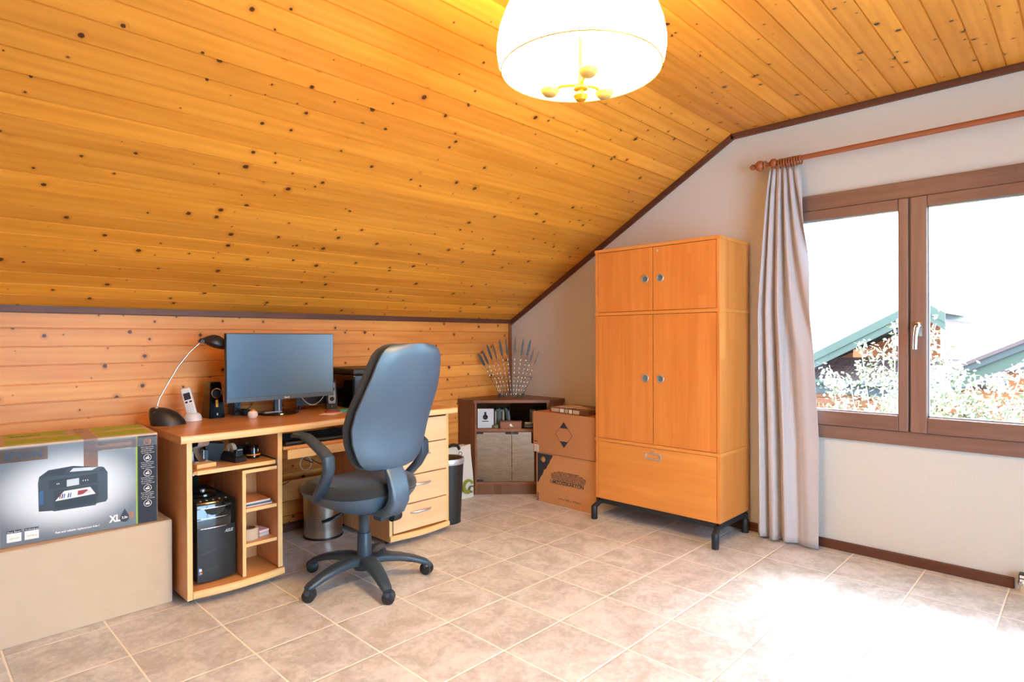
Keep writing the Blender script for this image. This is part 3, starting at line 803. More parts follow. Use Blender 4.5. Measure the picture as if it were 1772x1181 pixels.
for k in range(1, 9): dup(ringt, 'brown wooden curtain ring, %s from the knob end of the rod' % ('first', 'second', 'third', 'fourth', 'fifth', 'sixth', 'seventh', 'eighth', 'ninth')[k], (-0.12, -2.305 - k * 0.0145, 2.208))
cur = thing('curtain', 'greyish taupe curtain drawn to the left side of the window', 'curtain', (-0.105, -2.30, 0))
bm = bmesh.new()
nu, nv = 150, 60
grid = []
zt, zb = 2.185, 0.015
for j in range(nv + 1):
    v = j / nv; z = zt + (zb - zt) * v
    yl = -2.235 + 0.072 * min(1, v * 2.6) ** 0.8 + 0.0
    yr = -2.400 - 0.105 * min(1, v * 1.4) ** 0.7
    row = []
    for i in range(nu + 1):
        u = i / nu
        amp = 0.019 + 0.013 * min(1, v * 3)
        if u > 0.55: amp *= 1 - 0.85 * min(1, (u - 0.55) / 0.2) * min(1, v * 1.8)
        ph = 2 * PI * ((6.3 - 1.2 * v) * (u if u < 0.5 else 0.5 + (u - 0.5) * (1 - 0.6 * min(1, v * 2))) ** 0.85) + 0.35 * math.sin(3.1 * v + 5 * u) + 0.4 * math.sin(9 * u)
        x = amp * math.sin(ph) + 0.005 * math.sin(ph * 2.3 + 2 * v) * (1 if u < 0.55 else 0.3)
        y = yl + (yr - yl) * (u + 0.012 * math.cos(ph))
        pinch = max(0, 1 - v * 14)
        x = x * (1 - 0.55 * pinch)
        zz = z + (0.006 * math.sin(ph * 0.5) if j == nv else 0)
        row.append(bm.verts.new((x, y + 2.30, zz)))
    grid.append(row)
for j in range(nv):
    for i in range(nu):
        f = bm.faces.new((grid[j][i], grid[j][i + 1], grid[j + 1][i + 1], grid[j + 1][i])); f.smooth = True
me = bpy.data.meshes.new('drape'); bm.to_mesh(me); bm.free(); me.materials.append(M['fabric'])
o = bpy.data.objects.new('drape', me); COL.objects.link(o); o.parent = cur
md = o.modifiers.new('thick', 'SOLIDIFY'); md.thickness = 0.0018
# radiator valve at the skirting's end
rv = thing('radiator_valve', 'small radiator valve with a pale pipe at the end of the baseboard', 'valve', (-0.045, -3.375, 0))
MB().tube([(0, 0, 0), (0, 0, 0.035)], 0.010, 12).build('pipe', 'card', rv, smooth=True)
MB().lathe([(0.014, 0.035), (0.016, 0.04), (0.016, 0.055), (0.012, 0.06)], 12, cap=True).build('nut', 'chrome', rv, smooth=True)
b = MB(); b.box(-0.014, 0.03, -0.05, 0.012, 0.05, 0.09, 0.004); b.build('valve_body', 'black', rv)
for k in (0, 1): bx('label_plate', 'paper', rv, -0.0148, -0.0139, -0.008, 0.008, 0.054 + k * 0.018, 0.066 + k * 0.018, 0)

# ================================================================ DESK
DT = 0.77; DTH = 0.034
dk = thing('desk', 'beech laminate computer desk with open left cabinet and right drawer unit', 'desk', (-2.81, -0.72, 0))
ox, oy = -2.81, -0.72
def dbx(name, m, x0, x1, y0, y1, z0, z1, bev=0.0015, parent=None): return bx(name, m, parent or dk, x0 - ox, x1 - ox, y0 - oy, y1 - oy, z0, z1, bev)
# desktop with gently bowed front
N = 24
x0_, x1_ = -2.835, -1.275
def bow(x):
    f = (x - x0_) / (x1_ - x0_)
    return -0.738 - 0.012 * math.sin(PI * min(1, f / 0.42)) if f < 0.3 else -0.738 + 0.0 - 0.012 * math.sin(PI * 0.3 / 0.42) * max(0, 1 - (f - 0.3) / 0.2) + 0.02 * max(0, math.sin(PI * (f - 0.34) / 0.36)) * (1 if 0.34 < f < 0.70 else 0) - 0.035 * max(0, (f - 0.72) / 0.28) ** 0.5 * (1 if f > 0.72 else 0)
poly = [(x0_, -0.035)] + [(x0_ + (x1_ - x0_) * i / N, bow(x0_ + (x1_ - x0_) * i / N)) for i in range(N + 1)] + [(x1_, -0.035)]
MB().prism(poly, lambda u, v, d: (u - ox, v - oy, d), DT - DTH, DT).build('desktop', 'beech', dk)
b = MB()
ring = [(x0_ + (x1_ - x0_) * i / N, bow(x0_ + (x1_ - x0_) * i / N)) for i in range(N + 1)]
rr = []
for (x, y) in ring:
    rr.append([(x - ox, y - oy + 0.002, DT - 0.0005), (x - ox, y - oy - 0.006, DT - 0.003), (x - ox, y - oy - 0.009, DT - 0.012), (x - ox, y - oy - 0.009, DT - DTH + 0.010), (x - ox, y - oy - 0.006, DT - DTH + 0.002), (x - ox, y - oy + 0.002, DT - DTH + 0.0005)])
b.loft(rr, True, True); b.build('front_edging', 'beechedge', dk, smooth=True)
ZB = 0.03; UT = DT - DTH - 0.0005
# left unit
FY = -0.722
dbx('side_panel', 'beechz', -2.806, -2.784, FY, -0.10, ZB, UT)
dbx('panel_edge', 'beechedgez', -2.8065, -2.7835, FY - 0.0035, FY, ZB, UT)
dbx('side_panel', 'beechz', -2.392, -2.370, FY, -0.10, ZB + 0.045, UT)
dbx('panel_edge', 'beechedgez', -2.3925, -2.3695, FY - 0.0035, FY, ZB + 0.04, UT)
def base_board(xa, xb, y_front, bulge):
    pl = [(xa, -0.10)] + [(xa + (xb - xa) * i / 12, y_front - bulge * math.sin(PI * i / 12)) for i in range(13)] + [(xb, -0.10)]
    o = MB().prism(pl, lambda u, v, d: (u - ox, v - oy, d), ZB, ZB + 0.036).build('base_board', 'beech', dk)
    rr = []
    for i in range(13):
        x = xa + (xb - xa) * i / 12; y = y_front - bulge * math.sin(PI * i / 12)
        rr.append([(x - ox, y - oy + 0.001, ZB + 0.036), (x - ox, y - oy - 0.008, ZB + 0.030), (x - ox, y - oy - 0.010, ZB + 0.018), (x - ox, y - oy - 0.008, ZB + 0.006), (x - ox, y - oy + 0.001, ZB)])
    MB().loft(rr, True, True).build('base_edging', 'beechedge', o, smooth=True)
base_board(-2.783, -2.362, FY, 0.022)
dbx('shelf', 'beech', -2.776, -2.400, FY + 0.005, -0.28, 0.586, 0.602)
dbx('shelf_edge', 'beechedge', -2.762, -2.402, FY - 0.001, FY + 0.004, 0.584, 0.603)
for xx in (-2.7835, -2.400): dbx('shelf_slide', 'black', xx, xx + 0.008, FY + 0.01, -0.3, 0.588, 0.606, 0.001)
for xx in (-2.781, -2.398): dbx('slide_roller', 'chrome', xx, xx + 0.006, FY - 0.002, FY + 0.01, 0.584, 0.600, 0.002)
dbx('divider', 'beechz', -2.560, -2.544, FY + 0.01, -0.35, ZB + 0.0365, 0.556)
dbx('divider_edge', 'beechedgez', -2.5605, -2.5435, FY + 0.006, FY + 0.010, ZB + 0.037, 0.556)
dbx('cubby_top', 'beech', -2.560, -2.393, FY + 0.01, -0.35, 0.5565, 0.572)
dbx('shelf_edge', 'beechedge', -2.560, -2.393, FY + 0.006, FY + 0.0098, 0.556, 0.5725)
for z_ in (0.370, 0.203):
    dbx('cubby_shelf', 'beech', -2.5435, -2.393, FY + 0.012, -0.47, z_, z_ + 0.015)
    dbx('shelf_edge', 'beechedge', -2.5435, -2.393, FY + 0.008, FY + 0.012, z_ - 0.0005, z_ + 0.0155)
dbx('cubby_back', 'beechz', -2.5435, -2.393, -0.476, -0.470, ZB + 0.037, 0.556)
for z_ in (0.49, 0.155): MB().lathe([(0.0005, 0.001), (0.006, 0.001), (0.006, 0.0)], 12, c=(-2.45 - ox, -0.4765 - oy, z_), mtx=Matrix.Rotation(PI / 2, 4, 'X')).build('screw_cap', 'leggrey', dk)
dbx('back_panel', 'blackmatte', -2.784, -2.561, -0.13, -0.122, ZB + 0.037, UT - 0.003)
# modesty panel behind the leg room
dbx('stretcher', 'beech', -2.3695, -1.7405, -0.095, -0.080, 0.215, 0.335)
# keyboard tray
dbx('keyboard_tray', 'beech', -2.352, -1.755, -0.70, -0.36, 0.640, 0.655)
dbx('tray_front', 'beechedge', -2.335, -1.772, -0.712, -0.697, 0.592, 0.6385)
for xx in (-2.3695, -1.7535): dbx('tray_slide', 'black', xx, xx + 0.012, -0.70, -0.34, 0.640, 0.662, 0.001)
for xx in (-2.367, -1.752): dbx('slide_roller', 'chrome', xx, xx + 0.008, -0.712, -0.70, 0.640, 0.656, 0.002)
# right drawer unit
dbx('side_panel', 'beechz', -1.740, -1.722, FY, -0.12, ZB, UT); dbx('panel_edge', 'beechedgez', -1.7405, -1.7215, FY - 0.0035, FY, ZB, UT)
dbx('side_panel', 'beechz', -1.322, -1.302, FY, -0.12, ZB, UT); dbx('panel_edge', 'beechedgez', -1.3225, -1.3015, FY - 0.0035, FY, ZB, UT)
dbx('back_panel', 'beechz', -1.722, -1.322, -0.13, -0.124, ZB, UT)
base_board(-1.7395, -1.302, FY - 0.004, 0.024)
zs = [(0.075, 0.226), (0.232, 0.392), (0.398, 0.572), (0.578, 0.722)]
for i, (z0, z1) in enumerate(zs):
    d = dbx('drawer', 'drawer', -1.7185, -1.3255, FY - 0.012, FY + 0.02, z0, z1, 0.002)
    if i < 3:
        cx_ = -1.525; zc = (z0 + z1) / 2 + 0.025
        pts = [(cx_ - 0.075 + 0.15 * k / 10 - ox, FY - 0.012 - 0.030 * math.sin(PI * k / 10) ** 0.7 - oy, zc + 0.004 * math.sin(PI * k / 10)) for k in range(11)]
        MB().sweep(pts, [0.010 + 0.004 * math.sin(PI * k / 10) for k in range(11)], 0.008, (0, 0, 1), rnd=0.8).build('drawer_handle', 'silver', d, smooth=True)
for xx in (-2.77, -2.40, -1.71, -1.33):
    for yy in (-0.66, -0.16):
        b = MB(); b.tube([(xx - ox - 0.01, yy - oy, 0.013), (xx - ox + 0.01, yy - oy, 0.013)], 0.013, 14); b.box(xx - ox - 0.006, xx - ox + 0.006, yy - oy - 0.006, yy - oy + 0.006, 0.01, ZB - 0.0005)
        b.build('castor', 'black', dk)

# ---------------------------------------------------------------- things in the desk's cabinet
SZ = 0.6036
# hole punch / stapler on a wooden block
t_ = thing('paper_punch', 'grey metal lever punch on a pale wooden block, left end of the desk shelf', 'punch', (-2.715, -0.60, SZ), math.radians(8))
bx('wooden_block', 'beechedge', t_, -0.045, 0.045, -0.075, 0.10, 0.0, 0.020, 0.002)
b = MB(); b.box(-0.03, 0.03, -0.03, 0.08, 0.020, 0.026, 0.002); b.box(-0.028, -0.022, 0.0, 0.07, 0.026, 0.07, 0.002); b.box(0.022, 0.028, 0.0, 0.07, 0.026, 0.07, 0.002); b.build('bracket', 'silver', t_)
b = MB(); b.sweep([(0, 0.075, 0.055), (0, 0.03, 0.082), (0, -0.04, 0.100), (0, -0.055, 0.125)], 0.052, 0.008, (1, 0, 0), rnd=0.5); b.build('lever', 'silver', t_, smooth=True)
MB().sweep([(0.0, -0.035, 0.022), (0.0, 0.0, 0.045), (0, 0.03, 0.075)], 0.028, 0.006, (1, 0, 0), rnd=0.5).build('ramp', 'steel', t_, smooth=True)
# dark paper tray behind
t_ = thing('small_bin', 'dark grey wedge-shaped holder at the back of the desk shelf', 'holder', (-2.615, -0.50, SZ), math.radians(-10))
b = MB(); b.loft([[(-0.03, -0.03, 0), (0.03, -0.03, 0), (0.03, 0.03, 0), (-0.03, 0.03, 0)], [(-0.045, -0.045, 0.095), (0.045, -0.045, 0.08), (0.045, 0.045, 0.08), (-0.045, 0.045, 0.095)]], smooth=False); b.build('holder_body', 'leggrey', t_)
bx('holder_strap', 'black', t_, -0.046, -0.03, -0.052, -0.046, 0.0, 0.06, 0.001)
# tape dispenser
t_ = thing('tape_dispenser', 'black desk tape dispenser with a roll of brown tape on the shelf', 'tape dispenser', (-2.555, -0.60, SZ), math.radians(10))
b = MB(); b.loft([[(-0.028, -0.06, 0), (0.028, -0.06, 0), (0.028, 0.07, 0), (-0.028, 0.07, 0)], [(-0.028, -0.062, 0.022), (0.028, -0.062, 0.022), (0.028, 0.072, 0.022), (-0.028, 0.072, 0.022)], [(-0.018, -0.03, 0.045), (0.018, -0.03, 0.045), (0.018, 0.055, 0.045), (-0.018, 0.055, 0.045)]], smooth=False)
b.box(-0.018, 0.018, -0.052, -0.022, 0.022, 0.058, 0.004)
b.build('housing', 'black', t_)
rx = Matrix.Rotation(PI / 2, 4, 'Y')
MB().lathe([(0.014, -0.009), (0.032, -0.009), (0.032, 0.009), (0.014, 0.009), (0.014, -0.009)], 24, c=(0, 0.02, 0.052), mtx=rx).build('tape_roll', 'card', t_, smooth=True)
bx('cutter', 'silver', t_, -0.012, 0.012, -0.056, -0.050, 0.056, 0.062, 0.001)
# black round gadget with orange ring
t_ = thing('pencil_sharpener', 'black rounded desk gadget with an orange ring on the shelf', 'sharpener', (-2.455, -0.585, SZ), 0)
MB().lathe([(0.0005, 0), (0.030, 0.0), (0.034, 0.006), (0.033, 0.014)], 24).build('base', 'blackgloss', t_, smooth=True)
MB().lathe([(0.0332, 0.014), (0.0335, 0.018), (0.032, 0.021)], 24).build('orange_ring', 'orange', t_, smooth=True)
MB().lathe([(0.0315, 0.021), (0.030, 0.045), (0.024, 0.062), (0.0005, 0.066)], 24).build('dome', 'blackgloss', t_, smooth=True)
b = MB(); b.sweep([(0.012, -0.030, 0.03), (0.014, -0.0285, 0.05)], 0.006, 0.002, (1, 0, 0)); b.build('chrome_strip', 'chrome', t_)
t_ = thing('small_camera', 'black compact camera lying behind the rounded gadget on the shelf', 'camera', (-2.465, -0.49, SZ), math.radians(20))
bx('camera_body', 'black', t_, -0.06, 0.04, -0.02, 0.02, 0, 0.055, 0.006); MB().lathe([(0.0005, 0.012), (0.015, 0.012), (0.018, 0.0)], 16, c=(0, -0.02, 0.028), mtx=Matrix.Rotation(PI / 2, 4, 'X')).build('lens', 'blackgloss', t_, smooth=True)
bx('shutter_button', 'silver', t_, 0.015, 0.027, -0.006, 0.006, 0.055, 0.059, 0.001)
# computer tower
ZF = ZB + 0.0365
tw = thing('computer_tower', 'black computer tower with three bright strips in the desk cabinet', 'computer', (-2.745, -0.665, ZF))
TWW, TWH = 0.170, 0.375
bx('case', 'blackmatte', tw, 0, TWW, 0.012, 0.38, 0.008, TWH, 0.004)
# slightly bulged front, two tones
rr = []
for k in range(13):
    f = k / 12; x = TWW * f
    y = -0.010 * math.sin(PI * f)
    rr.append([(x, 0.012, 0.006), (x, y, 0.010), (x, y - 0.002, 0.10), (x, y, 0.255), (x, 0.012, 0.255)])
fp = MB().loft(rr, True, True).build('front_panel', 'black', tw, smooth=True)
rr = []
for k in range(13):
    f = k / 12; x = TWW * f
    y = -0.010 * math.sin(PI * f) - 0.001
    rr.append([(x, 0.012, 0.256), (x, y, 0.256), (x, y, 0.362), (x, y + 0.008, 0.374), (x, 0.012, 0.376)])
up = MB().loft(rr, True, True).build('drive_bay_cover', 'blackgloss', tw, smooth=True)
for z_ in (0.348, 0.301, 0.255):
    MB().sweep([(TWW * f / 10, -0.010 * math.sin(PI * f / 10) - 0.003, z_) for f in range(0, 9)], 0.0035, 0.002, (0, 0, 1)).build('chrome_strip', 'chrome', tw)
MB().prism([(0.03, 0.345), (0.12, 0.345), (0.11, 0.325), (0.085, 0.315), (0.06, 0.315), (0.04, 0.325)], lambda u, v, d: (u, d, v), -0.0135, -0.006).build('handle_recess', 'blackmatte', tw)
MB().sweep([(0.002 + 0.166 * f / 10, -0.010 * math.sin(PI * f / 10) - 0.0012, 0.135 + 0.06 * (f / 10) ** 1.5) for f in range(11)], 0.0016, 0.0012, (0, 0, 1)).build('panel_seam', 'blackgloss', tw)
MB().sweep([(0.002 + 0.166 * f / 10, -0.010 * math.sin(PI * f / 10) - 0.0012, 0.055 + 0.03 * (f / 10)) for f in range(11)], 0.0016, 0.0012, (0, 0, 1)).build('panel_seam', 'blackgloss', tw)
text('ASUS', 0.020, 'silver', tw, (0.118, -0.0115, 0.222), FACE_Y, name='maker_mark', width=0.04, bold=0.0006, shear=0.4)
bx('sticker', 'blue', tw, 0.004, 0.030, -0.0035, -0.001, 0.045, 0.080, 0); bx('sticker_patch', 'paper', tw, 0.007, 0.027, -0.0045, -0.003, 0.062, 0.074, 0)
bx('sticker_patch', 'orange', tw, 0.010, 0.020, -0.0045, -0.003, 0.048, 0.058, 0)
for k in range(5): MB().lathe([(0.0005, 0.003), (0.006, 0.003), (0.007, 0.0)], 12, c=(0.025 + k * 0.028, 0.03, TWH)).build('top_button', 'chrome', tw, smooth=True)
for (xx, yy) in ((0.01, 0.03), (0.15, 0.03), (0.01, 0.34), (0.15, 0.34)): bx('foot', 'black', tw, xx, xx + 0.012, yy, yy + 0.02, 0, 0.009, 0.001)
t_ = thing('disc_spindle', 'round black spool lying on top of the computer tower', 'spool', (-2.675, -0.53, ZF + TWH + 0.0005))
MB().lathe([(0.0005, 0.0), (0.058, 0.0), (0.060, 0.006), (0.056, 0.018), (0.030, 0.022), (0.0005, 0.024)], 28).build('spool_body', 'blackgloss', t_, smooth=True)
MB().lathe([(0.012, 0.023), (0.012, 0.032), (0.0005, 0.033)], 14).build('spool_knob', 'silver', t_, smooth=True)
# cubby contents
Z1 = 0.3858
t_ = thing('notebook', 'thin notebook with a tan cover, topmost in the desk cubby', 'notebook', (-2.535, -0.69, Z1 + 0.0135), math.radians(3))
bx('cover', 'beechz', t_, 0, 0.125, 0, 0.16, 0.008, 0.0105, 0.0008); bx('pages', 'boxlight', t_, 0.002, 0.123, 0.001, 0.158, 0.0, 0.008, 0.0005)
t_ = thing('slim_case', 'slim dark case with a pink edge under the notebook in the cubby', 'case', (-2.532, -0.692, Z1), math.radians(2))
bx('case_shell', 'disc5', t_, 0, 0.128, 0, 0.16, 0.005, 0.0125, 0.001); bx('pink_layer', 'pinkdeep' if 'pinkdeep' in M else 'pink', t_, 0.001, 0.127, 0.001, 0.158, 0.0, 0.0048, 0.0005)
Z2 = 0.2188
t_ = thing('tape_roll', 'wide roll of tan packing tape in the desk cubby', 'tape', (-2.499, -0.640, Z2))
MB().lathe([(0.030, 0), (0.042, 0.0), (0.042, 0.055), (0.030, 0.055), (0.030, 0.0)], 32).build('tape', 'rolltan' if 'rolltan' in M else 'card', t_, smooth=True)
MB().lathe([(0.028, 0.0005), (0.0298, 0.0005), (0.0298, 0.0545), (0.028, 0.0545), (0.028, 0.0005)], 32).build('core', 'walnut', t_, smooth=True)
t_ = thing('card_pack', 'small pack of tan cards beside the tape roll', 'cards', (-2.455, -0.655, Z2), math.radians(12))
for k in range(3): bx('card_stack', ('boxlight', 'card', 'pink')[k], t_, 0.0, 0.055, 0, 0.08, 0.0005 + k * 0.010, 0.0098 + k * 0.010, 0.001)

# ---------------------------------------------------------------- things on the desk
Z = DT + 0.0006
dl = thing('desk_lamp', 'black desk lamp with thin curved chrome arm bending over the monitor edge', 'desk lamp', (-2.755, -0.27, Z))
# dome base, elongated
rr = []
for k in range(12):
    f = k / 11
    z_ = 0.088 * math.sin(PI / 2 * f) ** 1.15
    s_ = math.cos(PI / 2 * f) ** 0.75
    shx = -0.058 * f ** 1.3
    rr.append([(shx + 0.088 * s_ * math.cos(a) * (1.0 if math.cos(a) > 0 else 0.8), 0.07 * s_ * math.sin(a), z_) for a in [2 * PI * q / 28 for q in range(28)]])
MB().loft(rr).build('lamp_base', 'black', dl, smooth=True, rot=(0, 0, math.radians(-25)))
Pt = [at(*q, 1, -0.27) for q in ((271, 707), (276, 690), (290, 665), (308, 635), (328, 610), (349, 591))]
Pl = [Vector((p.x + 2.755, p.y + 0.27, p.z - Z)) for p in Pt]
MB().tube(Pl, 0.0036, 10).build('lamp_arm', 'chrome', dl, smooth=True)
MB().tube([Pl[0] + Vector((0, 0, -0.02)), Pl[0] + Vector((0, 0, 0.012))], 0.007, 10).build('arm_socket', 'silver', dl)
MB().tube([Pl[0] + Vector((-0.01, 0.02, -0.022)), Pl[0] + Vector((-0.01, -0.02, -0.022))], 0.011, 14).build('hinge_knob', 'black', dl)
hd = MB()
h0 = Pl[-1]
ax_ = Vector((1, 0, -0.36)).normalized(); upv = Vector((0.36, 0, 1)).normalized()
rr = []
for k in range(12):
    f = k / 11
    s_ = (0.10, 0.30, 0.60, 0.85, 1.0, 1.08, 1.1, 1.05, 0.92, 0.70, 0.42, 0.1)[k]
    c_ = h0 + ax_ * (0.155 * f - 0.012) + upv * 0.006
    rr.append([c_ + Vector((0, 1, 0)) * (0.044 * s_ * math.cos(a)) + upv * ((0.046 if math.sin(a) > 0 else 0.016) * s_ * math.sin(a)) for a in [2 * PI * q / 20 for q in range(20)]])
hd.loft(rr).build('lamp_head', 'black', dl, smooth=True)
MB().tube([h0 + Vector((-0.002, 0.02, 0)), h0 + Vector((-0.002, -0.02, 0))], 0.010, 12).build('head_joint', 'black', dl)

ph = thing('cordless_phone', 'white cordless phone standing in its charging cradle', 'phone', (-2.612, -0.20, Z), math.radians(-24))
rr = []
for k in range(7):
    f = k / 6; s_ = (1, 1.0, 0.97, 0.9, 0.78, 0.6, 0.3)[k]
    rr.append([(0.045 * s_ * math.cos(a), 0.05 * s_ * math.sin(a), (0, 0.008, 0.016, 0.024, 0.032, 0.038, 0.041)[k]) for a in [2 * PI * q / 24 for q in range(24)]])
MB().loft(rr).build('cradle', 'white', ph, smooth=True)
mt = Matrix.Translation((0, 0.0, 0.026)) @ Matrix.Rotation(math.radians(-15), 4, 'Y') @ Matrix.Rotation(math.radians(-14), 4, 'X')
hs = MB().box(-0.024, 0.024, -0.012, 0.012, 0.0, 0.150, 0.007, 0, mt, 3).build('handset', 'white', ph, smooth=True)
MB().box(-0.016, 0.016, -0.0132, -0.0115, 0.085, 0.122, 0, 0, mt).build('display', 'leggrey', hs)
b = MB()
for r_ in range(5):
    for c_ in range(3): b.box(-0.016 + c_ * 0.0115, -0.0075 + c_ * 0.0115, -0.0128, -0.0115, 0.016 + r_ * 0.0095, 0.0225 + r_ * 0.0095, 0, 0, mt)
b.build('keypad', 'boxlight', hs)
b = MB(); b.box(-0.016, -0.004, -0.0130, -0.0115, 0.068, 0.078, 0.001, 0, mt); b.box(0.004, 0.016, -0.0130, -0.0115, 0.068, 0.078, 0.001, 0, mt); b.build('call_keys', 'leggrey', hs)

sp = thing('loudspeaker', 'black glossy loudspeaker with chrome ring left of the monitor', 'speaker', (-2.495, -0.165, Z), math.radians(5))
def tap(z, w0, w1, d0, d1, h): 
    f = z / h; w_ = w0 + (w1 - w0) * f; d_ = d0 + (d1 - d0) * f
    return [(-w_, -d_, z), (w_, -d_, z), (w_, d_ + 0.01, z), (-w_, d_ + 0.01, z)]
b = MB(); b.loft([tap(0, 0.043, 0.029, 0.048, 0.030, 0.195), tap(0.195, 0.043, 0.029, 0.048, 0.030, 0.195)], smooth=False)
bmesh.ops.bevel(b.bm, geom=b.bm.edges[:], offset=0.004, segments=2, affect='EDGES')
b.build('cabinet', 'blackgloss', sp, smooth=True)
tl = Matrix.Rotation(math.radians(90 - 5.3), 4, 'X')
def fy(z): return -(0.048 + (0.030 - 0.048) * z / 0.195)
MB().lathe([(0.023, 0.0), (0.0265, 0.0), (0.0275, 0.003), (0.0255, 0.005), (0.023, 0.004)], 28, c=(0, fy(0.135) - 0.0005, 0.135), mtx=tl).build('cone_ring', 'chrome', sp, smooth=True)
MB().lathe([(0.0005, 0.002), (0.008, 0.0035), (0.022, 0.0015), (0.023, 0.003)], 28, c=(0, fy(0.135) - 0.0005, 0.135), mtx=tl).build('cone', 'blackmatte', sp, smooth=True)
b = MB(); b.box(-0.006, 0.006, -0.0012, 0, -0.02, 0.02, 0, 0, Matrix.Translation((0, fy(0.08) - 0.0008, 0.08)) @ Matrix.Rotation(math.radians(-5.3), 4, 'X'))
for k in (-1, 0, 1): b.lathe([(0.0005, 0.002), (0.006, 0.002), (0.007, 0)], 12, c=(0, fy(0.08) - 0.001, 0.08 + k * 0.013), mtx=tl)
b.build('control_strip', 'lampyellow', sp)
text('Z', 0.012, 'paper', sp, (-0.004, fy(0.02) - 0.0008, 0.018), FACE_Y, name='emblem', bold=0.0008)

# monitor
mo = thing('monitor', 'large flat black-framed monitor, switched off, on a round foot', 'monitor', (-2.17, -0.24, Z))
MB().lathe([(0.0005, 0), (0.115, 0.0), (0.118, 0.004), (0.116, 0.010), (0.100, 0.013), (0.0005, 0.014)], 48).build('foot', 'blackgloss', mo, smooth=True)
bx('neck', 'bezel', mo, -0.022, 0.022, -0.015, 0.015, 0.013, 0.16, 0.003)
bx('neck_sleeve', 'silver', mo, -0.004, 0.004, -0.022, -0.0155, 0.013, 0.12, 0.001)
bx('foot_plate', 'silver', mo, -0.10, 0.0, -0.055, -0.03, 0.0135, 0.018, 0.001)
px0, px1, pz0, pz1 = -2.498 + 2.17, -1.880 + 2.17, 0.861 - Z, 1.229 - Z
my = -0.115
hsg = bx('housing', 'black', mo, px0, px1, my, my + 0.028, pz0, pz1, 0.003)
bx('back_bulge', 'black', mo, px0 + 0.12, px1 - 0.12, my + 0.028, my + 0.10, pz0 + 0.06, pz1 - 0.09, 0.01)
bx('screen', 'screen', mo, px0 + 0.004, px1 - 0.004, my - 0.0015, my + 0.001, pz0 + 0.024, pz1 - 0.004, 0)
bz = bx('lower_bezel', 'bezel', mo, px0 + 0.001, px1 - 0.001, my - 0.003, my + 0.001, pz0 + 0.0005, pz0 + 0.023, 0.001)
text('BenQ', 0.013, 'paper', bz, (-0.014, my - 0.0036, pz0 + 0.006), FACE_Y, name='maker_mark', width=0.028, bold=0.0005)
# low grey shelf unit behind the monitor, on small feet
t_ = thing('desktop_riser', 'low dark grey riser shelf standing behind the monitor foot', 'riser', (-2.02, -0.21, Z))
bx('riser_board', 'bezel', t_, -0.0, 0.235, 0.05, 0.055, 0.022, 0.115, 0.002)
bx('riser_top', 'bezel', t_, -0.36, 0.235, 0.055, 0.155, 0.100, 0.112, 0.002)
bx('riser_leg', 'bezel', t_, -0.36, -0.325, 0.05, 0.15, 0.0, 0.100, 0.002)
for xx in (0.02, 0.21): bx('foot', 'black', t_, xx, xx + 0.014, 0.051, 0.065, 0, 0.022, 0.001)
t_ = thing('white_cable', 'white cable looping down below the monitor', 'cable', (-2.02, -0.21, Z))
wc = [at(520 + 42 * k / 12, 684 - 2 * k / 12 + 18 * math.sin(PI * k / 12) ** 0.8, 1, -0.27) - t_.location for k in range(13)]
MB().tube(wc, 0.0028, 8).build('cable', 'white', t_, smooth=True)
for p_ in (wc[0], wc[-1]): bx('plug', 'white', t_, p_.x - 0.006, p_.x + 0.006, p_.y - 0.005, p_.y + 0.005, p_.z, p_.z + 0.016, 0.001)
t_ = thing('cable_bundle', 'tangled black cables and adapters between loudspeaker and monitor', 'cable', (-2.355, -0.20, Z))
for k in range(5):
    pts = []
    for q in range(10):
        f = q / 9
        pts.append((-0.02 + 0.05 * math.sin(3 * f + k) + 0.02 * k - 0.03, 0.02 * math.cos(5 * f + k * 2), 0.006 + 0.07 * f * (1 if k % 2 else 0.6) + 0.01 * math.sin(7 * f)))
    MB().tube(pts, 0.0022, 6).build('cable', 'black', t_, smooth=True)
bx('adapter', 'black', t_, 0.0, 0.035, -0.02, 0.02, 0.0, 0.035, 0.005); bx('adapter', 'black', t_, 0.035, 0.06, -0.015, 0.02, 0.0, 0.03, 0.005)
t_ = thing('round_timer', 'small pale round pot with an orange knob in front of the monitor', 'timer', (-2.352, -0.335, Z))
MB().lathe([(0.0005, 0), (0.018, 0.0), (0.024, 0.008), (0.026, 0.020), (0.022, 0.032), (0.016, 0.036), (0.0005, 0.037)], 28).build('pot', 'paper', t_, smooth=True)
MB().lathe([(0.012, 0.0365), (0.012, 0.043), (0.009, 0.046), (0.0005, 0.047)], 20).build('knob', 'orange', t_, smooth=True)
for z_ in (0.012, 0.020, 0.027): MB().lathe([(0.0262, z_), (0.0266, z_ + 0.0008), (0.0258, z_ + 0.0016)], 28).build('ridge', 'card', t_)
sr = thing('loudspeaker', 'small silver-fronted loudspeaker right of the monitor', 'speaker', (-1.838, -0.255, Z), math.radians(-25))
b = MB(); b.loft([tap(0, 0.034, 0.024, 0.035, 0.025, 0.17), tap(0.17, 0.034, 0.024, 0.035, 0.025, 0.17)], smooth=False); b.build('cabinet', 'black', sr)
b = MB(); b.prism([(-0.018, 0.035), (0.018, 0.035), (0.022, 0.06), (0.017, 0.16), (-0.017, 0.16), (-0.022, 0.06)], lambda u, v, d: (u, d - 0.031 + (v * 0.06 - 0.004), v), -0.003, 0.0); b.build('silver_face', 'silver', sr)
MB().lathe([(0.0005, 0.001), (0.012, 0.002), (0.013, 0.0)], 20, c=(0, -0.0345, 0.062), mtx=Matrix.Rotation(PI / 2, 4, 'X')).build('woofer', 'black', sr, smooth=True)
MB().lathe([(0.0005, 0.001), (0.015, 0.002), (0.016, 0.0)], 20, c=(0, -0.030, 0.12), mtx=Matrix.Rotation(PI / 2, 4, 'X')).build('tweeter', 'black', sr, smooth=True)
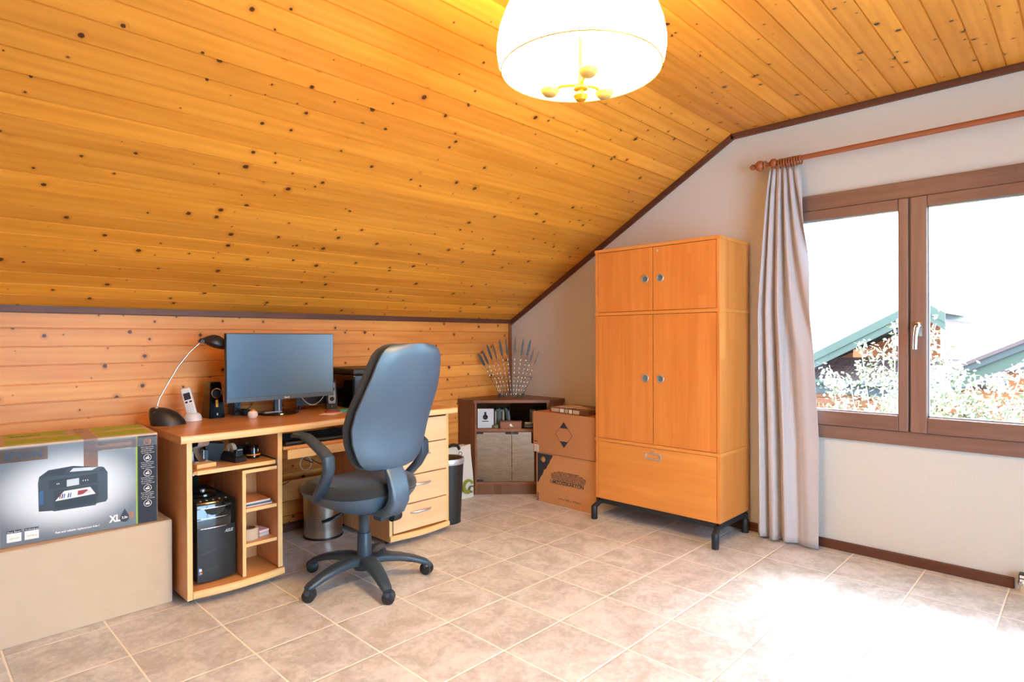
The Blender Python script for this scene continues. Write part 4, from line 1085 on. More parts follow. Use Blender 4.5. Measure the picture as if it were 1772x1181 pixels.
MB().lathe([(0.0005, 0.002), (0.004, 0.002), (0.004, 0)], 12, c=(0, -0.036, 0.018), mtx=Matrix.Rotation(PI / 2, 4, 'X')).build('volume_knob', 'chrome', sr)
# printer at the back right of the desk
pr = thing('printer', 'large black multifunction printer at the right rear of the desk', 'printer', (-1.79, -0.43, Z))
bx('printer_body', 'blackgloss', pr, 0.02, 0.45, 0.03, 0.37, 0, 0.207, 0.008)
lid = bx('scanner_lid', 'black', pr, 0.018, 0.452, 0.028, 0.372, 0.208, 0.246, 0.010)
bx('control_panel', 'bezel', pr, 0.15, 0.42, 0.008, 0.0295, 0.10, 0.17, 0.004); bx('display', 'screen', pr, 0.22, 0.30, 0.006, 0.0079, 0.115, 0.155, 0)
bx('paper_tray', 'black', pr, 0.08, 0.38, 0.005, 0.0295, 0.01, 0.06, 0.004)
# papers and pens
t_ = thing('paper_sheet', 'pale pink paper sheet lying on the desk by the chair', 'paper', (-2.005, -0.555, Z), math.radians(38))
bx('sheet', 'pink', t_, 0, 0.14, -0.01, 0.08, 0.0, 0.0012, 0); bx('print_block', 'paper', t_, 0.02, 0.12, 0.01, 0.06, 0.0012, 0.0016, 0)
t_ = thing('red_pouch', 'dark red pencil pouch lying on the pink sheet', 'pouch', (-1.985, -0.455, Z + 0.0018), math.radians(-12))
MB().box(0, 0.085, 0, 0.03, 0, 0.011, 0.004, 0, None, 3).build('pouch', 'red', t_, smooth=True); bx('zip', 'black', t_, 0.004, 0.08, 0.013, 0.017, 0.0105, 0.0118, 0)
t_ = thing('teal_pouch', 'turquoise flat wallet beside the red pouch near the chair', 'wallet', (-1.93, -0.43, Z), math.radians(-8))
MB().box(0, 0.13, -0.03, 0.05, 0.0, 0.007, 0.003, 0, None, 2).build('wallet', 'teal', t_, smooth=True); bx('flap', 'teal', t_, 0.004, 0.126, 0.0, 0.048, 0.0075, 0.0095, 0.001)
# keyboard, wrist rest on tray
ZT = 0.6556
kb = thing('keyboard', 'black computer keyboard on the pull-out tray', 'keyboard', (-2.335, -0.605, ZT))
b = MB(); b.loft([[(0, 0, 0.0), (0.455, 0, 0.0), (0.455, 0.15, 0.0), (0, 0.15, 0.0)], [(0, 0, 0.010), (0.455, 0, 0.010), (0.455, 0.15, 0.024), (0, 0.15, 0.024)]], smooth=False); b.build('keyboard_body', 'black', kb)
b = MB()
for r_ in range(6):
    for c_ in range(21):
        x_ = 0.012 + c_ * 0.0208; y_ = 0.016 + r_ * 0.0205; z_ = 0.0118 + 0.014 * (y_ / 0.15)
        if r_ == 0 and 4 < c_ < 10: continue
        b.box(x_, x_ + 0.0175, y_, y_ + 0.0165, z_, z_ + 0.006, 0)
b.box(0.012 + 5 * 0.0208, 0.012 + 10 * 0.0208 - 0.003, 0.016, 0.0325, 0.0125, 0.0185)
o = b.build('keys', 'leggrey', kb); o['kind'] = 'stuff'
bx('edge_strip', 'silver', kb, 0.0, 0.455, -0.003, 0.0, 0.004, 0.008, 0)
t_ = thing('wrist_rest', 'long black wrist rest in front of the keyboard', 'wrist rest', (-2.335, -0.685, ZT))
MB().box(0, 0.50, 0, 0.068, 0, 0.020, 0.009, 0, None, 4).build('pad', 'black', t_, smooth=True); bx('pad_base', 'blackmatte', t_, 0.004, 0.496, 0.003, 0.065, -0.0002, 0.002, 0)

# cables under the desk
t_ = thing('hanging_cables', 'loose black and white cables hanging under the keyboard tray', 'cable', (-2.33, -0.30, 0.0))
for k, (xa, za, xb, zb_, m_) in enumerate(((0.02, 0.62, -0.02, 0.45, 'black'), (0.03, 0.62, 0.0, 0.50, 'black'), (0.13, 0.62, 0.13, 0.35, 'white'), (0.20, 0.62, 0.34, 0.47, 'black'), (0.25, 0.61, 0.40, 0.45, 'black'), (-0.02, 0.42, 0.20, 0.38, 'black'), (0.02, 0.30, -0.01, 0.06, 'white'))):
    pts = [(xa + (xb - xa) * f / 8, 0.0 + 0.015 * math.sin(f + k), za + (zb_ - za) * f / 8 - 0.03 * math.sin(PI * f / 8)) for f in range(9)]
    MB().tube(pts, 0.0028, 6).build('cable', m_, t_, smooth=True)
MB().tube([(0.30 + 0.035 * math.cos(a), 0.0, 0.47 + 0.04 * math.sin(a)) for a in [2 * PI * k / 20 for k in range(21)]], 0.0028, 6).build('cable_loop', 'white', t_, smooth=True)

# ---------------------------------------------------------------- waste bins, bag
wb_ = thing('waste_bin', 'perforated stainless steel waste basket under the desk', 'waste bin', (-1.885, -0.235, 0))
def perf():
    t = NT('perforated_steel')
    tc = t.node('ShaderNodeTexCoord'); sp_ = t.node('ShaderNodeSeparateXYZ'); t.l.new(tc.outputs['Object'], sp_.inputs[0])
    ang = t.math('ARCTAN2', sp_.outputs[1], sp_.outputs[0])
    u = t.math('MULTIPLY', ang, 84 / (2 * PI)); v = t.math('DIVIDE', sp_.outputs[2], 0.0092)
    row = t.math('FLOOR', v)
    u2 = t.math('ADD', u, t.math('MULTIPLY', t.math('MODULO', row, 2.0), 0.5))
    fu = t.math('SUBTRACT', t.math('FRACT', t.math('ADD', u2, 200.0)), 0.5); fv_ = t.math('SUBTRACT', t.math('FRACT', v), 0.5)
    d = t.math('SQRT', t.math('ADD', t.math('MULTIPLY', fu, fu), t.math('MULTIPLY', fv_, fv_)))
    hole = t.smooth(d, 0.22, 0.27, 1.0, 0.0)
    inr = t.math('MULTIPLY', t.smooth(sp_.outputs[2], 0.052, 0.053), t.smooth(sp_.outputs[2], 0.272, 0.273, 1.0, 0.0))
    hole = t.math('MULTIPLY', hole, inr)
    t.set(Base_Color=lin('#cdc6ba'), Metallic=1.0, Roughness=0.28, Alpha=t.math('SUBTRACT', 1.0, hole))
    return t.m
M['perf'] = perf()
MB().lathe([(0.112, 0.012), (0.118, 0.283), (0.1155, 0.283), (0.1095, 0.012)], 48).build('basket_wall', 'perf', wb_, smooth=True)
MB().tube([(0.117 * math.cos(a), 0.117 * math.sin(a), 0.284) for a in [2 * PI * k / 40 for k in range(41)]], 0.004, 8, cap=False).build('rim', 'steel', wb_, smooth=True)
MB().lathe([(0.0005, 0.0), (0.116, 0.0), (0.117, 0.006), (0.114, 0.013), (0.0005, 0.012)], 48).build('bin_base', 'black', wb_, smooth=True)
MB().lathe([(0.0005, 0.013), (0.105, 0.013), (0.108, 0.25), (0.0005, 0.20)], 24).build('bin_liner', 'blackmatte', wb_)

b2 = thing('waste_bin', 'slim black bin with a silver rim between the desk and the corner cabinet', 'waste bin', (-1.19, -0.60, 0))
b2.location = (-1.185, -0.575, 0)
MB().lathe([(0.0005, 0.0), (0.078, 0.0), (0.084, 0.006), (0.105, 0.385), (0.099, 0.385), (0.078, 0.01)], 40).build('bin_body', 'black', b2, smooth=True)
MB().lathe([(0.098, 0.385), (0.1085, 0.385), (0.110, 0.392), (0.110, 0.412), (0.107, 0.420), (0.096, 0.420), (0.096, 0.385)], 40).build('bin_rim', 'silver', b2, smooth=True)
MB().lathe([(0.096, 0.418), (0.080, 0.424), (0.0005, 0.426)], 40).build('bin_lid', 'black', b2, smooth=True)
MB().lathe([(0.0805, 0.009), (0.0855, 0.001), (0.0855, 0.006)], 40).build('base_ring', 'blackmatte', b2)

bag = thing('shopping_bag', 'cream shopping bag with olive green swirls leaning by the corner cabinet', 'bag', (-0.86, -0.16, 0))
rr = []
for k in range(9):
    f = k / 8; z_ = 0.385 * f; w_ = 0.185 + 0.005 * f + 0.006 * math.sin(5 * f); d_ = 0.07 * (1 - 0.45 * f)
    rr.append([(-w_, -d_, z_), (-w_ * 0.3, -d_ - 0.006 * math.sin(7 * f + 1), z_ + (0.01 if k == 8 else 0)), (w_ * 0.4, -d_ + 0.005 * math.sin(9 * f), z_), (w_, -d_, z_ + (0.008 if k == 8 else 0)), (w_ - 0.015, 0, z_), (w_, d_, z_), (-w_, d_, z_), (-w_ + 0.015, 0, z_)])
MB().loft(rr, True, False).build('bag_body', 'bagcloth', bag, smooth=False, loc=(0.03, 0, 0))
MB().prism([(-0.17, -0.065), (0.17, -0.065), (0.17, 0.065), (-0.17, 0.065)], lambda u, v, d: (u, v, d), 0.0005, 0.004).build('bag_bottom', 'bagcloth', bag, loc=(0.03, 0, 0))
def swirl(cx, cz, r, m, name):
    b = MB(); poly = []
    for k in range(22):
        a = 0.4 + k / 21 * 4.6; poly.append((cx + r * math.cos(a), cz + r * math.sin(a)))
    for k in range(21, -1, -1):
        a = 0.4 + k / 21 * 4.6; q = 0.42 + 0.3 * (1 - k / 21); poly.append((cx + r * q * math.cos(a), cz + r * q * math.sin(a)))
    b.prism(poly, lambda u, v, d: (u, d, v), -0.0815, -0.076); return b.build(name, m, bag)
swirl(0.155, 0.085, 0.055, 'olive', 'printed_swirl'); swirl(0.19, 0.06, 0.028, 'leafg', 'printed_swirl')
text('Q', 0.05, 'black', bag, (0.06, -0.075, 0.325), FACE_Y, name='printed_letter')
MB().tube([(-0.04, -0.04, 0.37), (-0.02, -0.045, 0.40), (0.03, -0.045, 0.41), (0.08, -0.04, 0.40), (0.10, -0.04, 0.37)], 0.012, 8).build('bag_handle', 'black', bag, smooth=True)

# ================================================================ BOXES ON THE LEFT
cb = carton('cardboard_box', 'large plain cardboard box on the floor under the printed box', (-4.05, -0.10, 0), 1.222, 0.494, 0.3725, 'card')
bx('packing_tape', 'tape', cb, 0.0, 1.222, -0.27, -0.225, 0.3757, 0.3762, 0)
M['pictureblack'] = plain('picture_black', '#252c33', 0.35, var=0.05)
M['picturecartridge'] = plain('picture_cartridge', '#2b4f78', 0.4, var=0.05)
PBX, PBY = -3.425, -0.535
pb = thing('printer_box', 'worn grey retail carton with a printer picture, on the plain cardboard box', 'box', (PBX, PBY, 0.3765), math.radians(-4.2))
PW, PH_, PD = 0.545, 0.400, 0.38
bx('box_body', 'card', pb, 0, PW, 0, PD, 0, PH_, 0.003)
def fyz(u, v, d): return (u, d, v)
def rect(b, u0, v0, u1, v1, d=0.0, th=0.0006, mat=0): b.prism([(u0, v0), (u1, v0), (u1, v1), (u0, v1)], fyz, -d - th, -d, mat)
# printed front with a lighter glow in the artwork, drawn in the print
def print_mat():
    t = NT('box_front_print')
    tc = t.node('ShaderNodeTexCoord'); sp_ = t.node('ShaderNodeSeparateXYZ'); t.l.new(tc.outputs['Object'], sp_.inputs[0])
    a = t.math('DIVIDE', t.math('SUBTRACT', sp_.outputs[0], 0.225), 0.235); b_ = t.math('DIVIDE', t.math('SUBTRACT', sp_.outputs[2], 0.195), 0.155)
    d = t.math('SQRT', t.math('ADD', t.math('MULTIPLY', a, a), t.math('MULTIPLY', b_, b_)))
    c = t.mix(t.smooth(d, 0.50, 1.25), lin('#dfe2e2'), lin('#646b72'))
    nz = noise(t, tc.outputs['Object'], 25, 4)
    c = t.mix(t.math('MULTIPLY', nz, 0.12), c, lin('#9a9a98'))
    t.set(Base_Color=c, Roughness=0.35); return t.m
M['boxprint'] = print_mat()
b = MB(); rect(b, 0.002, 0.002, 0.462, 0.392); b.build('front_print', 'boxprint', pb)
b = MB(); rect(b, 0.467, 0.002, PW - 0.002, 0.392); b.build('dark_band', 'navy', pb)
b = MB(); rect(b, 0.4615, 0.003, 0.4675, 0.392, 0.0, 0.0008); b.build('green_stripe', 'green', pb)
b = MB(); rect(b, 0.0, 0.391, PW, 0.398, 0.0, 0.0009); b.build('worn_edge', 'card', pb)
e2 = 0.0006
# printer drawing
ps = []
def quad(name, pts, m, d): MB().prism(pts, fyz, -e2 - d - 0.0004, -e2 - d).build(name, m, pb)
quad('pictured_printer', [(0.122, 0.123), (0.165, 0.119), (0.172, 0.115), (0.312, 0.115), (0.318, 0.122), (0.350, 0.124), (0.356, 0.135), (0.356, 0.250), (0.343, 0.273), (0.235, 0.293), (0.154, 0.287), (0.124, 0.264), (0.120, 0.240)], 'pictureblack', 0.0)
quad('pictured_lid', [(0.126, 0.262), (0.350, 0.256), (0.341, 0.272), (0.235, 0.291), (0.155, 0.285)], 'leggrey', 0.0004)
quad('pictured_panel', [(0.155, 0.206), (0.320, 0.212), (0.320, 0.250), (0.155, 0.244)], 'leggrey', 0.0005)
quad('pictured_feeder', [(0.208, 0.266), (0.222, 0.288), (0.338, 0.276), (0.326, 0.260)], 'pictureblack', 0.0008)
quad('pictured_feeder_paper', [(0.224, 0.270), (0.236, 0.284), (0.322, 0.277), (0.300, 0.266)], 'boxlight', 0.0012)
quad('pictured_screen', [(0.214, 0.210), (0.256, 0.212), (0.256, 0.240), (0.214, 0.238)], 'boxlight', 0.0012)
quad('pictured_slot', [(0.172, 0.150), (0.322, 0.152), (0.320, 0.204), (0.172, 0.200)], 'black', 0.0008)
quad('pictured_tray', [(0.174, 0.122), (0.314, 0.124), (0.316, 0.156), (0.172, 0.150)], 'leggrey', 0.0010)
quad('pictured_paper', [(0.175, 0.156), (0.313, 0.164), (0.294, 0.196), (0.205, 0.193)], 'paper', 0.0014)
for k, (u_, m_) in enumerate(((0.188, 'red'), (0.195, 'navy'), (0.202, 'blue'), (0.216, 'navy'), (0.223, 'blue'))):
    quad('pictured_chart', [(u_, 0.164), (u_ + 0.004, 0.1642), (u_ + 0.007, 0.182), (u_ + 0.003, 0.182)], m_, 0.0019)
quad('pictured_photo', [(0.250, 0.168), (0.292, 0.172), (0.283, 0.188), (0.252, 0.187)], 'red', 0.0019)
quad('pictured_photo', [(0.268, 0.170), (0.300, 0.173), (0.288, 0.184)], 'boxlight', 0.0023)
quad('pictured_cartridge', [(0.124, 0.150), (0.137, 0.150), (0.137, 0.205), (0.124, 0.205)], 'picturecartridge', 0.0008)
for u_ in (0.180, 0.186, 0.268, 0.276, 0.284): quad('pictured_button', [(u_, 0.224), (u_ + 0.0035, 0.2242), (u_ + 0.0035, 0.229), (u_, 0.2288)], 'boxlight', 0.0012)
MB().tube([(0.506 + 0.013 * math.cos(a), -0.0020, 0.364 + 0.013 * math.sin(a)) for a in [2 * PI * q / 24 for q in range(25)]], 0.0012, 5).build('icon_ring', 'orange', pb)
text('10', 0.014, 'orange', pb, (0.4985, -0.0022, 0.359), FACE_Y, name='small_print', width=0.014)
text('EPSON', 0.040, 'blue', pb, (0.016, -e2 - 0.0008, 0.346), FACE_Y, width=0.115, bold=0.0012)
text('WorkForce WF-3540DTWF', 0.021, 'paper', pb, (0.282, -e2 - 0.0006, 0.356), FACE_Y, width=0.165, bold=0.0004)
text('Multifunktionsdrucker mit Fax und Duplex', 0.009, 'paper', pb, (0.335, -e2 - 0.0006, 0.343), FACE_Y, width=0.11)
text('Fast and reliable replacement 4-in-1', 0.012, 'paper', pb, (0.175, -e2 - 0.0006, 0.022), FACE_Y, width=0.15, bold=0.0003)
text('XL', 0.040, 'paper', pb, (0.363, -e2 - 0.0006, 0.030), FACE_Y, width=0.042, bold=0.0018)
drop = [(0.418 + 0.018 * math.cos(a), 0.040 + 0.018 * math.sin(a)) for a in [PI * (0.86 + 1.28 * k / 14) for k in range(15)]] + [(0.418, 0.080)]
quad('drop_emblem', drop, 'black', 0.0006)
text('2.2x', 0.013, 'paper', pb, (0.407, -e2 - 0.0014, 0.038), FACE_Y, width=0.022, bold=0.0004)
quad('emblem_box', [(0.434, 0.033), (0.452, 0.035), (0.452, 0.062), (0.434, 0.060)], 'tape', 0.0007)
for i in range(2):
    u0 = 0.022 + i * 0.055
    o = MB().prism([(u0, 0.018), (u0 + 0.045, 0.018), (u0 + 0.045, 0.062), (u0, 0.062)], fyz, -e2 - 0.0006, -e2).build('info_label', 'paper', pb)
    MB().prism([(u0, 0.053), (u0 + 0.045, 0.053), (u0 + 0.045, 0.064), (u0, 0.064)], fyz, -e2 - 0.0012, -e2 - 0.0005).build('label_header', 'navy', o)
    text(('Easy Saver', 'Individual')[i], 0.009, 'paper', o, (u0 + 0.002, -e2 - 0.0016, 0.0555), FACE_Y, width=0.041)
    text(('approved', 'inks')[i], 0.009, 'green', o, (u0 + 0.008, -e2 - 0.0010, 0.030), FACE_Y, width=0.03)
ic = ['Double-sided', 'Wi-Fi', 'Tray', 'Inks']
for k in range(4):
    zc = 0.292 - k * 0.068
    MB().tube([(0.506 + 0.0145 * math.cos(a), -0.0014, zc + 0.0145 * math.sin(a)) for a in [2 * PI * q / 24 for q in range(25)]], 0.0012, 5).build('icon_ring', 'paper', pb)
    b = MB(); rect(b, 0.498, zc - 0.006, 0.514, zc + 0.001, e2, 0.0006); b.prism([(0.500, zc + 0.002), (0.510, zc + 0.009), (0.513, zc + 0.004)], fyz, -0.0014, -0.0006); b.build('icon_sign', 'paper', pb)
    for q in range(4):
        text(('print copy scan fax', 'up to 500 sheets', 'automatic two sided', 'fast wireless network', 'ink cartridges')[(k + q) % 5], 0.0065, 'paper', pb, (0.480 + 0.003 * (q % 2), -0.0012, zc + 0.046 - q * 0.0085), FACE_Y, name='small_print', width=0.050 - 0.004 * (q % 3))
# packing tape over the artwork and lid print
b = MB(); rect(b, 0.0, 0.334, 0.152, 0.386, 0.0017, 0.0003); rect(b, 0.272, 0.275, 0.322, PH_, 0.0017, 0.0003); rect(b, 0.272, 0.345, PW, 0.385, 0.0021, 0.0003)
b.prism([(0.272, 0.0), (0.322, 0.0), (0.322, PD), (0.272, PD)], lambda u, v, d: (u, v, d), PH_ + 0.0006, PH_ + 0.0012)
M['tapeclear'] = glass_mat('brown_tape_film', (0.80, 0.60, 0.46, 1), 0.8, 0.25)
b.build('packing_tape', 'tapeclear', pb)
b = MB()
for (u0, u1, v0, v1) in ((0.02, 0.235, 0.22, 0.36), (0.33, 0.525, 0.22, 0.36), (0.02, 0.27, 0.03, 0.17), (0.33, 0.525, 0.03, 0.17)):
    b.box(u0, u1, v0, v1, PH_, PH_ + 0.0006)
b.build('lid_print', 'green', pb)
text('WF-3540DTWF', 0.03, 'boxgrey', pb, (0.36, 0.26, PH_ + 0.0007), (0, 0, 0), name='lid_lettering', width=0.13)
text('EPSON', 0.03, 'navy', pb, (0.04, 0.26, PH_ + 0.0007), (0, 0, 0), name='lid_lettering', width=0.10)
b = MB(); b.box(0.0, PW, 0.186, 0.194, PH_ - 0.001, PH_ + 0.0015); b.build('lid_seam', 'cardbrown2', pb)

# ================================================================ OFFICE CHAIR
TH_ = math.radians(95)
ch = thing('office_chair', 'dark swivel office chair with loop armrests in front of the desk', 'office chair', (-2.09, -1.02, 0), TH_ - PI / 2)
# local frame: +y = facing direction, x = right-hand side
def cvec(a, r, z): return Vector((r * math.cos(a), r * math.sin(a), z))
ang = [math.radians(184.6 - 5 + 72 * k) for k in range(5)]
hub = MB().lathe([(0.030, 0.060), (0.052, 0.064), (0.058, 0.085), (0.050, 0.112), (0.040, 0.124), (0.034, 0.128)], 28, cap=True)
hub.build('base_hub', 'chairbase', ch, smooth=True)
for k, a in enumerate(ang):
    # caster world positions lie at ~0.315 m
    d = Vector((math.cos(a), math.sin(a), 0)); sd = Vector((-d.y, d.x, 0))
    path = [d * 0.035 + Vector((0, 0, 0.108)), d * 0.10 + Vector((0, 0, 0.112)), d * 0.17 + Vector((0, 0, 0.104)), d * 0.24 + Vector((0, 0, 0.088)), d * 0.300 + Vector((0, 0, 0.066)), d * 0.318 + Vector((0, 0, 0.058))]
    lg = MB().sweep(path, [0.090, 0.080, 0.070, 0.060, 0.050, 0.042], [0.042, 0.040, 0.036, 0.032, 0.028, 0.018], sd, rnd=0.5).build('base_arm', 'chairbase', ch, smooth=True)
    c0 = d * 0.312
    yaw = a + (0.7, -0.5, 0.9, 0.2, -0.8)[k]
    wd_ = Vector((math.cos(yaw), math.sin(yaw), 0))
    b = MB()
    for s_ in (-1, 1):
        pc = c0 + wd_ * (0.0125 * s_) + Vector((0, 0, 0.0302)) + Vector((-wd_.y, wd_.x, 0)) * 0.006
        m_ = Matrix.Translation(pc) @ wd_.to_track_quat('Z', 'Y').to_matrix().to_4x4()
        b.lathe([(0.0005, -0.011), (0.020, -0.011), (0.0292, -0.007), (0.030, 0.0), (0.0292, 0.007), (0.020, 0.011), (0.0005, 0.011)], 24, mtx=m_)
    b.build('castor_wheel', 'black', lg, smooth=True)
    b = MB(); b.sweep([c0 + Vector((0, 0, 0.060)), c0 + Vector((0, 0, 0.050)), c0 + Vector((-wd_.y, wd_.x, 0)) * 0.006 + Vector((0, 0, 0.034))], [0.034, 0.056, 0.048], [0.030, 0.042, 0.036], wd_, rnd=0.7)
    b.build('castor_hood', 'chairbase', lg, smooth=True)
MB().lathe([(0.036, 0.125), (0.033, 0.235), (0.031, 0.240), (0.026, 0.242), (0.026, 0.345), (0.034, 0.36)], 28, cap=True).build('gas_column', 'chairbase', ch, smooth=True)
b = MB(); b.box(-0.06, 0.06, -0.12, 0.06, 0.352, 0.392, 0.012); b.box(-0.028, 0.028, -0.165, -0.10, 0.325, 0.40, 0.010); b.build('tilt_mechanism', 'chairbase', ch, smooth=True)
b = MB(); b.tube([(-0.05, 0.0, 0.362), (-0.10, 0.03, 0.352), (-0.15, 0.055, 0.325)], 0.006, 8); b.sweep([(-0.11, 0.036, 0.350), (-0.15, 0.056, 0.328), (-0.19, 0.075, 0.318)], [0.012, 0.030, 0.026], 0.010, (0.4, -0.9, 0), rnd=0.8); b.build('lever', 'black', ch, smooth=True)
b = MB(); b.lathe([(0.0005, 0.03), (0.024, 0.03), (0.027, 0.02), (0.027, -0.02), (0.0005, -0.02)], 18, c=(0.045, -0.175, 0.345), mtx=Matrix.Rotation(PI / 2, 4, 'Y')); b.build('tilt_knob', 'black', ch, smooth=True)
# seat
def sq(cx, cy, rx, ry, z, n=40, p=0.62, zf=None, zr=0.0):
    out = []
    for k in range(n):
        a = 2 * PI * k / n; c, s_ = math.cos(a), math.sin(a)
        x = cx + rx * math.copysign(abs(c) ** p, c); y = cy + ry * math.copysign(abs(s_) ** p, s_)
        zz = z
        if zf is not None:
            f = max(0, (y - cy) / ry); zz = z - zf * f ** 3
        zz += zr * (abs(c) ** 3)
        out.append((x, y, zz))
    return out
SXc, SYc = 0.0, 0.040
RX, RY = 0.247, 0.245
rr = [sq(SXc, SYc, RX - 0.02, RY - 0.02, 0.445, zf=0.02), sq(SXc, SYc, RX - 0.002, RY - 0.004, 0.455, zf=0.025), sq(SXc, SYc, RX + 0.004, RY + 0.004, 0.474, zf=0.03), sq(SXc, SYc, RX, RY, 0.495, zf=0.035), sq(SXc, SYc, RX - 0.018, RY - 0.016, 0.511, zf=0.035, zr=0.003), sq(SXc, SYc, RX - 0.07, RY - 0.06, 0.516, zf=0.02, zr=0.003), sq(SXc, SYc, RX - 0.14, RY - 0.13, 0.511, zf=0.01), sq(SXc, SYc, 0.02, 0.02, 0.507)]
MB().loft(rr).build('seat_cushion', 'chairfabric', ch, smooth=True)
rr = [sq(SXc, SYc - 0.04, 0.09, 0.10, 0.368), sq(SXc, SYc - 0.03, 0.15, 0.16, 0.374), sq(SXc, SYc - 0.01, 0.20, 0.205, 0.398), sq(SXc, SYc, RX - 0.01, RY - 0.008, 0.434, zf=0.012), sq(SXc, SYc, RX + 0.002, RY + 0.003, 0.459, zf=0.022), sq(SXc, SYc, RX - 0.008, RY - 0.008, 0.460, zf=0.02)]
MB().loft(rr).build('seat_shell', 'chairplastic', ch, smooth=True)
# backrest: lofted from bottom to top; plastic shell (rear) + cushion (front)
lean = math.radians(15)
H0, HB = 0.590, 0.585
prof = [(0.0, 0.125), (0.008, 0.150), (0.04, 0.182), (0.08, 0.202), (0.13, 0.219), (0.20, 0.231), (0.28, 0.231), (0.36, 0.221), (0.44, 0.206), (0.50, 0.193), (0.535, 0.180), (0.56, 0.162), (0.577, 0.134), (0.585, 0.095)]
def back_pt(u, s, half, off):
    """u height along the back, s in [-1,1] across, off along the normal (front = +)"""
    x = s * half
    curve = 0.035 * s * s                       # edges wrap forward
    lum = 0.055 * math.exp(-((u - 0.20) / 0.16) ** 2)
    y = -0.235 - u * math.tan(lean) + lum + curve + off
    return (x, y, H0 + u)
def back_loft(o0, o1, shrink, edge):
    rr = []
    for i, (u, hw) in enumerate(prof):
        hw = hw - shrink
        f = min(1, min(u, HB - u) / 0.05 + 0.25)
        a0 = o0 * f + (o0 + o1) / 2 * (1 - f); a1 = o1 * f + (o0 + o1) / 2 * (1 - f)
        ring = []
        ns = 12
        for k in range(ns + 1):
            s = -1 + 2 * k / ns; tt = 1 - max(0, abs(s) - 0.8) / 0.2 * edge
            ring.append(back_pt(u, s, hw, (a0 + a1) / 2 + (a0 - a1) / 2 * tt))
        for k in range(ns + 1):
            s = 1 - 2 * k / ns; tt = 1 - max(0, abs(s) - 0.8) / 0.2 * edge
            ring.append(back_pt(u, s, hw, (a0 + a1) / 2 - (a0 - a1) / 2 * tt))
        rr.append(ring)
    return MB().loft(rr)
back_loft(-0.030, 0.004, 0.004, 0.7).build('back_shell', 'chairplastic', ch, smooth=True)
back_loft(0.004, 0.062, -0.002, 0.55).build('back_cushion', 'chairfabric', ch, smooth=True)
MB().sweep([(0, -0.205, 0.625), (0, -0.222, 0.590), (0, -0.248, 0.545), (0, -0.262, 0.495), (0, -0.262, 0.445), (0, -0.235, 0.400), (0, -0.19, 0.372), (0, -0.10, 0.366)], [0.085, 0.10, 0.105, 0.105, 0.10, 0.095, 0.09, 0.08], [0.02, 0.026, 0.036, 0.044, 0.054, 0.060, 0.044, 0.03], (1, 0, 0), rnd=0.33).build('back_bar', 'chairplastic', ch, smooth=True)
MB().tube([(0.03, -0.225, 0.445), (0.062, -0.225, 0.445)], 0.016, 14).build('back_knob', 'black', ch, smooth=True)
# loop armrests
for s_ in (-1, 1):
    X = 0.275 * s_
    p = [(X * 0.99, 0.175, 0.735), (X, 0.14, 0.746), (X * 1.01, 0.07, 0.743), (X * 1.02, 0.0, 0.720), (X * 1.03, -0.075, 0.690), (X * 1.035, -0.120, 0.662), (X * 1.03, -0.125, 0.615), (X * 1.01, -0.085, 0.55), (X * 0.97, -0.03, 0.495), (X * 0.88, 0.02, 0.455), (X * 0.74, 0.06, 0.432)]
    MB().sweep(p, [0.042, 0.056, 0.060, 0.060, 0.058, 0.058, 0.058, 0.058, 0.062, 0.075, 0.085], [0.016, 0.022, 0.026, 0.030, 0.036, 0.042, 0.038, 0.034, 0.032, 0.028, 0.02], (1, 0, 0), rnd=0.6).build('armrest', 'chairbase', ch, smooth=True)

# ================================================================ OUTSIDE THE WINDOW
gr = MB().box(0.5, 60, -30, 30, -3.2, -3.0).build('ground', 'ground'); struct(gr, 'garden ground below the window')
# neighbour house 1: gable roof whose verge rises to the right, over a lower tiled roof with gutter
M['eave'] = plain('grey_eave_board', '#36322e', 0.7, var=0.05, nscale=5)
XV = 12.0
h1 = thing('neighbour_house', 'house with glare-whitened roof, green verge and tiled lower roof, mostly left sash', 'house', (XV, 0.0, -3.0))
def L(p): return (p[0] - XV, p[1], p[2] + 3.0)
def roof_plane(name, a, b_, c_, d_, th, m, parent, cv):
    a, b_, c_, d_ = map(Vector, (a, b_, c_, d_)); n = (b_ - a).cross(d_ - a).normalized()
    if n.z < 0: n = -n
    bm_ = MB(); lo = [a, b_, c_, d_]; hi = [p + n * th for p in lo]
    bm_.loft([[cv(p) for p in lo], [cv(p) for p in hi]], smooth=False)
    return bm_.build(name, m, parent)
def plank(p, q, z0, z1, x0, th, name, m, parent, cv):
    pl = [(p.y, p.z + z0), (q.y, q.z + z0), (q.y, q.z + z1), (p.y, p.z + z1)]
    return MB().prism(pl, lambda u, v, d: cv((d, u, v)), x0, x0 + th).build(name, m, parent)
E1 = at(1415, 634, 0, XV); E2 = at(1592, 548, 0, XV); E3 = at(1636, 572, 0, XV)
ex1 = E1 - (E2 - E1) * 0.9
V_ = Vector
for p, q in ((ex1, E2), (E2, E3)):
    plank(p, q, 0.0, 0.17, XV, 0.05, 'verge_board', 'fascia', h1, L)
    plank(p, q, 0.17, 0.36, XV - 0.04, 0.05, 'verge_board', 'fascia', h1, L)
up = V_((0, 0, 0.37))
roof_plane('roof', ex1 + up, E2 + up, E2 + up + V_((9, 0, 0)), ex1 + up + V_((9, 0, 0)), 0.05, 'roofglare', h1, L)
roof_plane('roof', E2 + up, E3 + up, E3 + up + V_((9, 0, 0)), E2 + up + V_((9, 0, 0)), 0.05, 'roofglare', h1, L)
XW = XV + 2.1
b = MB(); b.prism([(ex1.y + 0.5, -3.0), (E2.y - 0.05, -3.0), (E2.y - 0.05, E2.z), (E2.y, E2.z), (ex1.y + 0.5, ex1.z + 0.15)], lambda u, v, d: L((d, u, v)), XW, XW + 6); b.build('house_wall', 'extwood', h1)
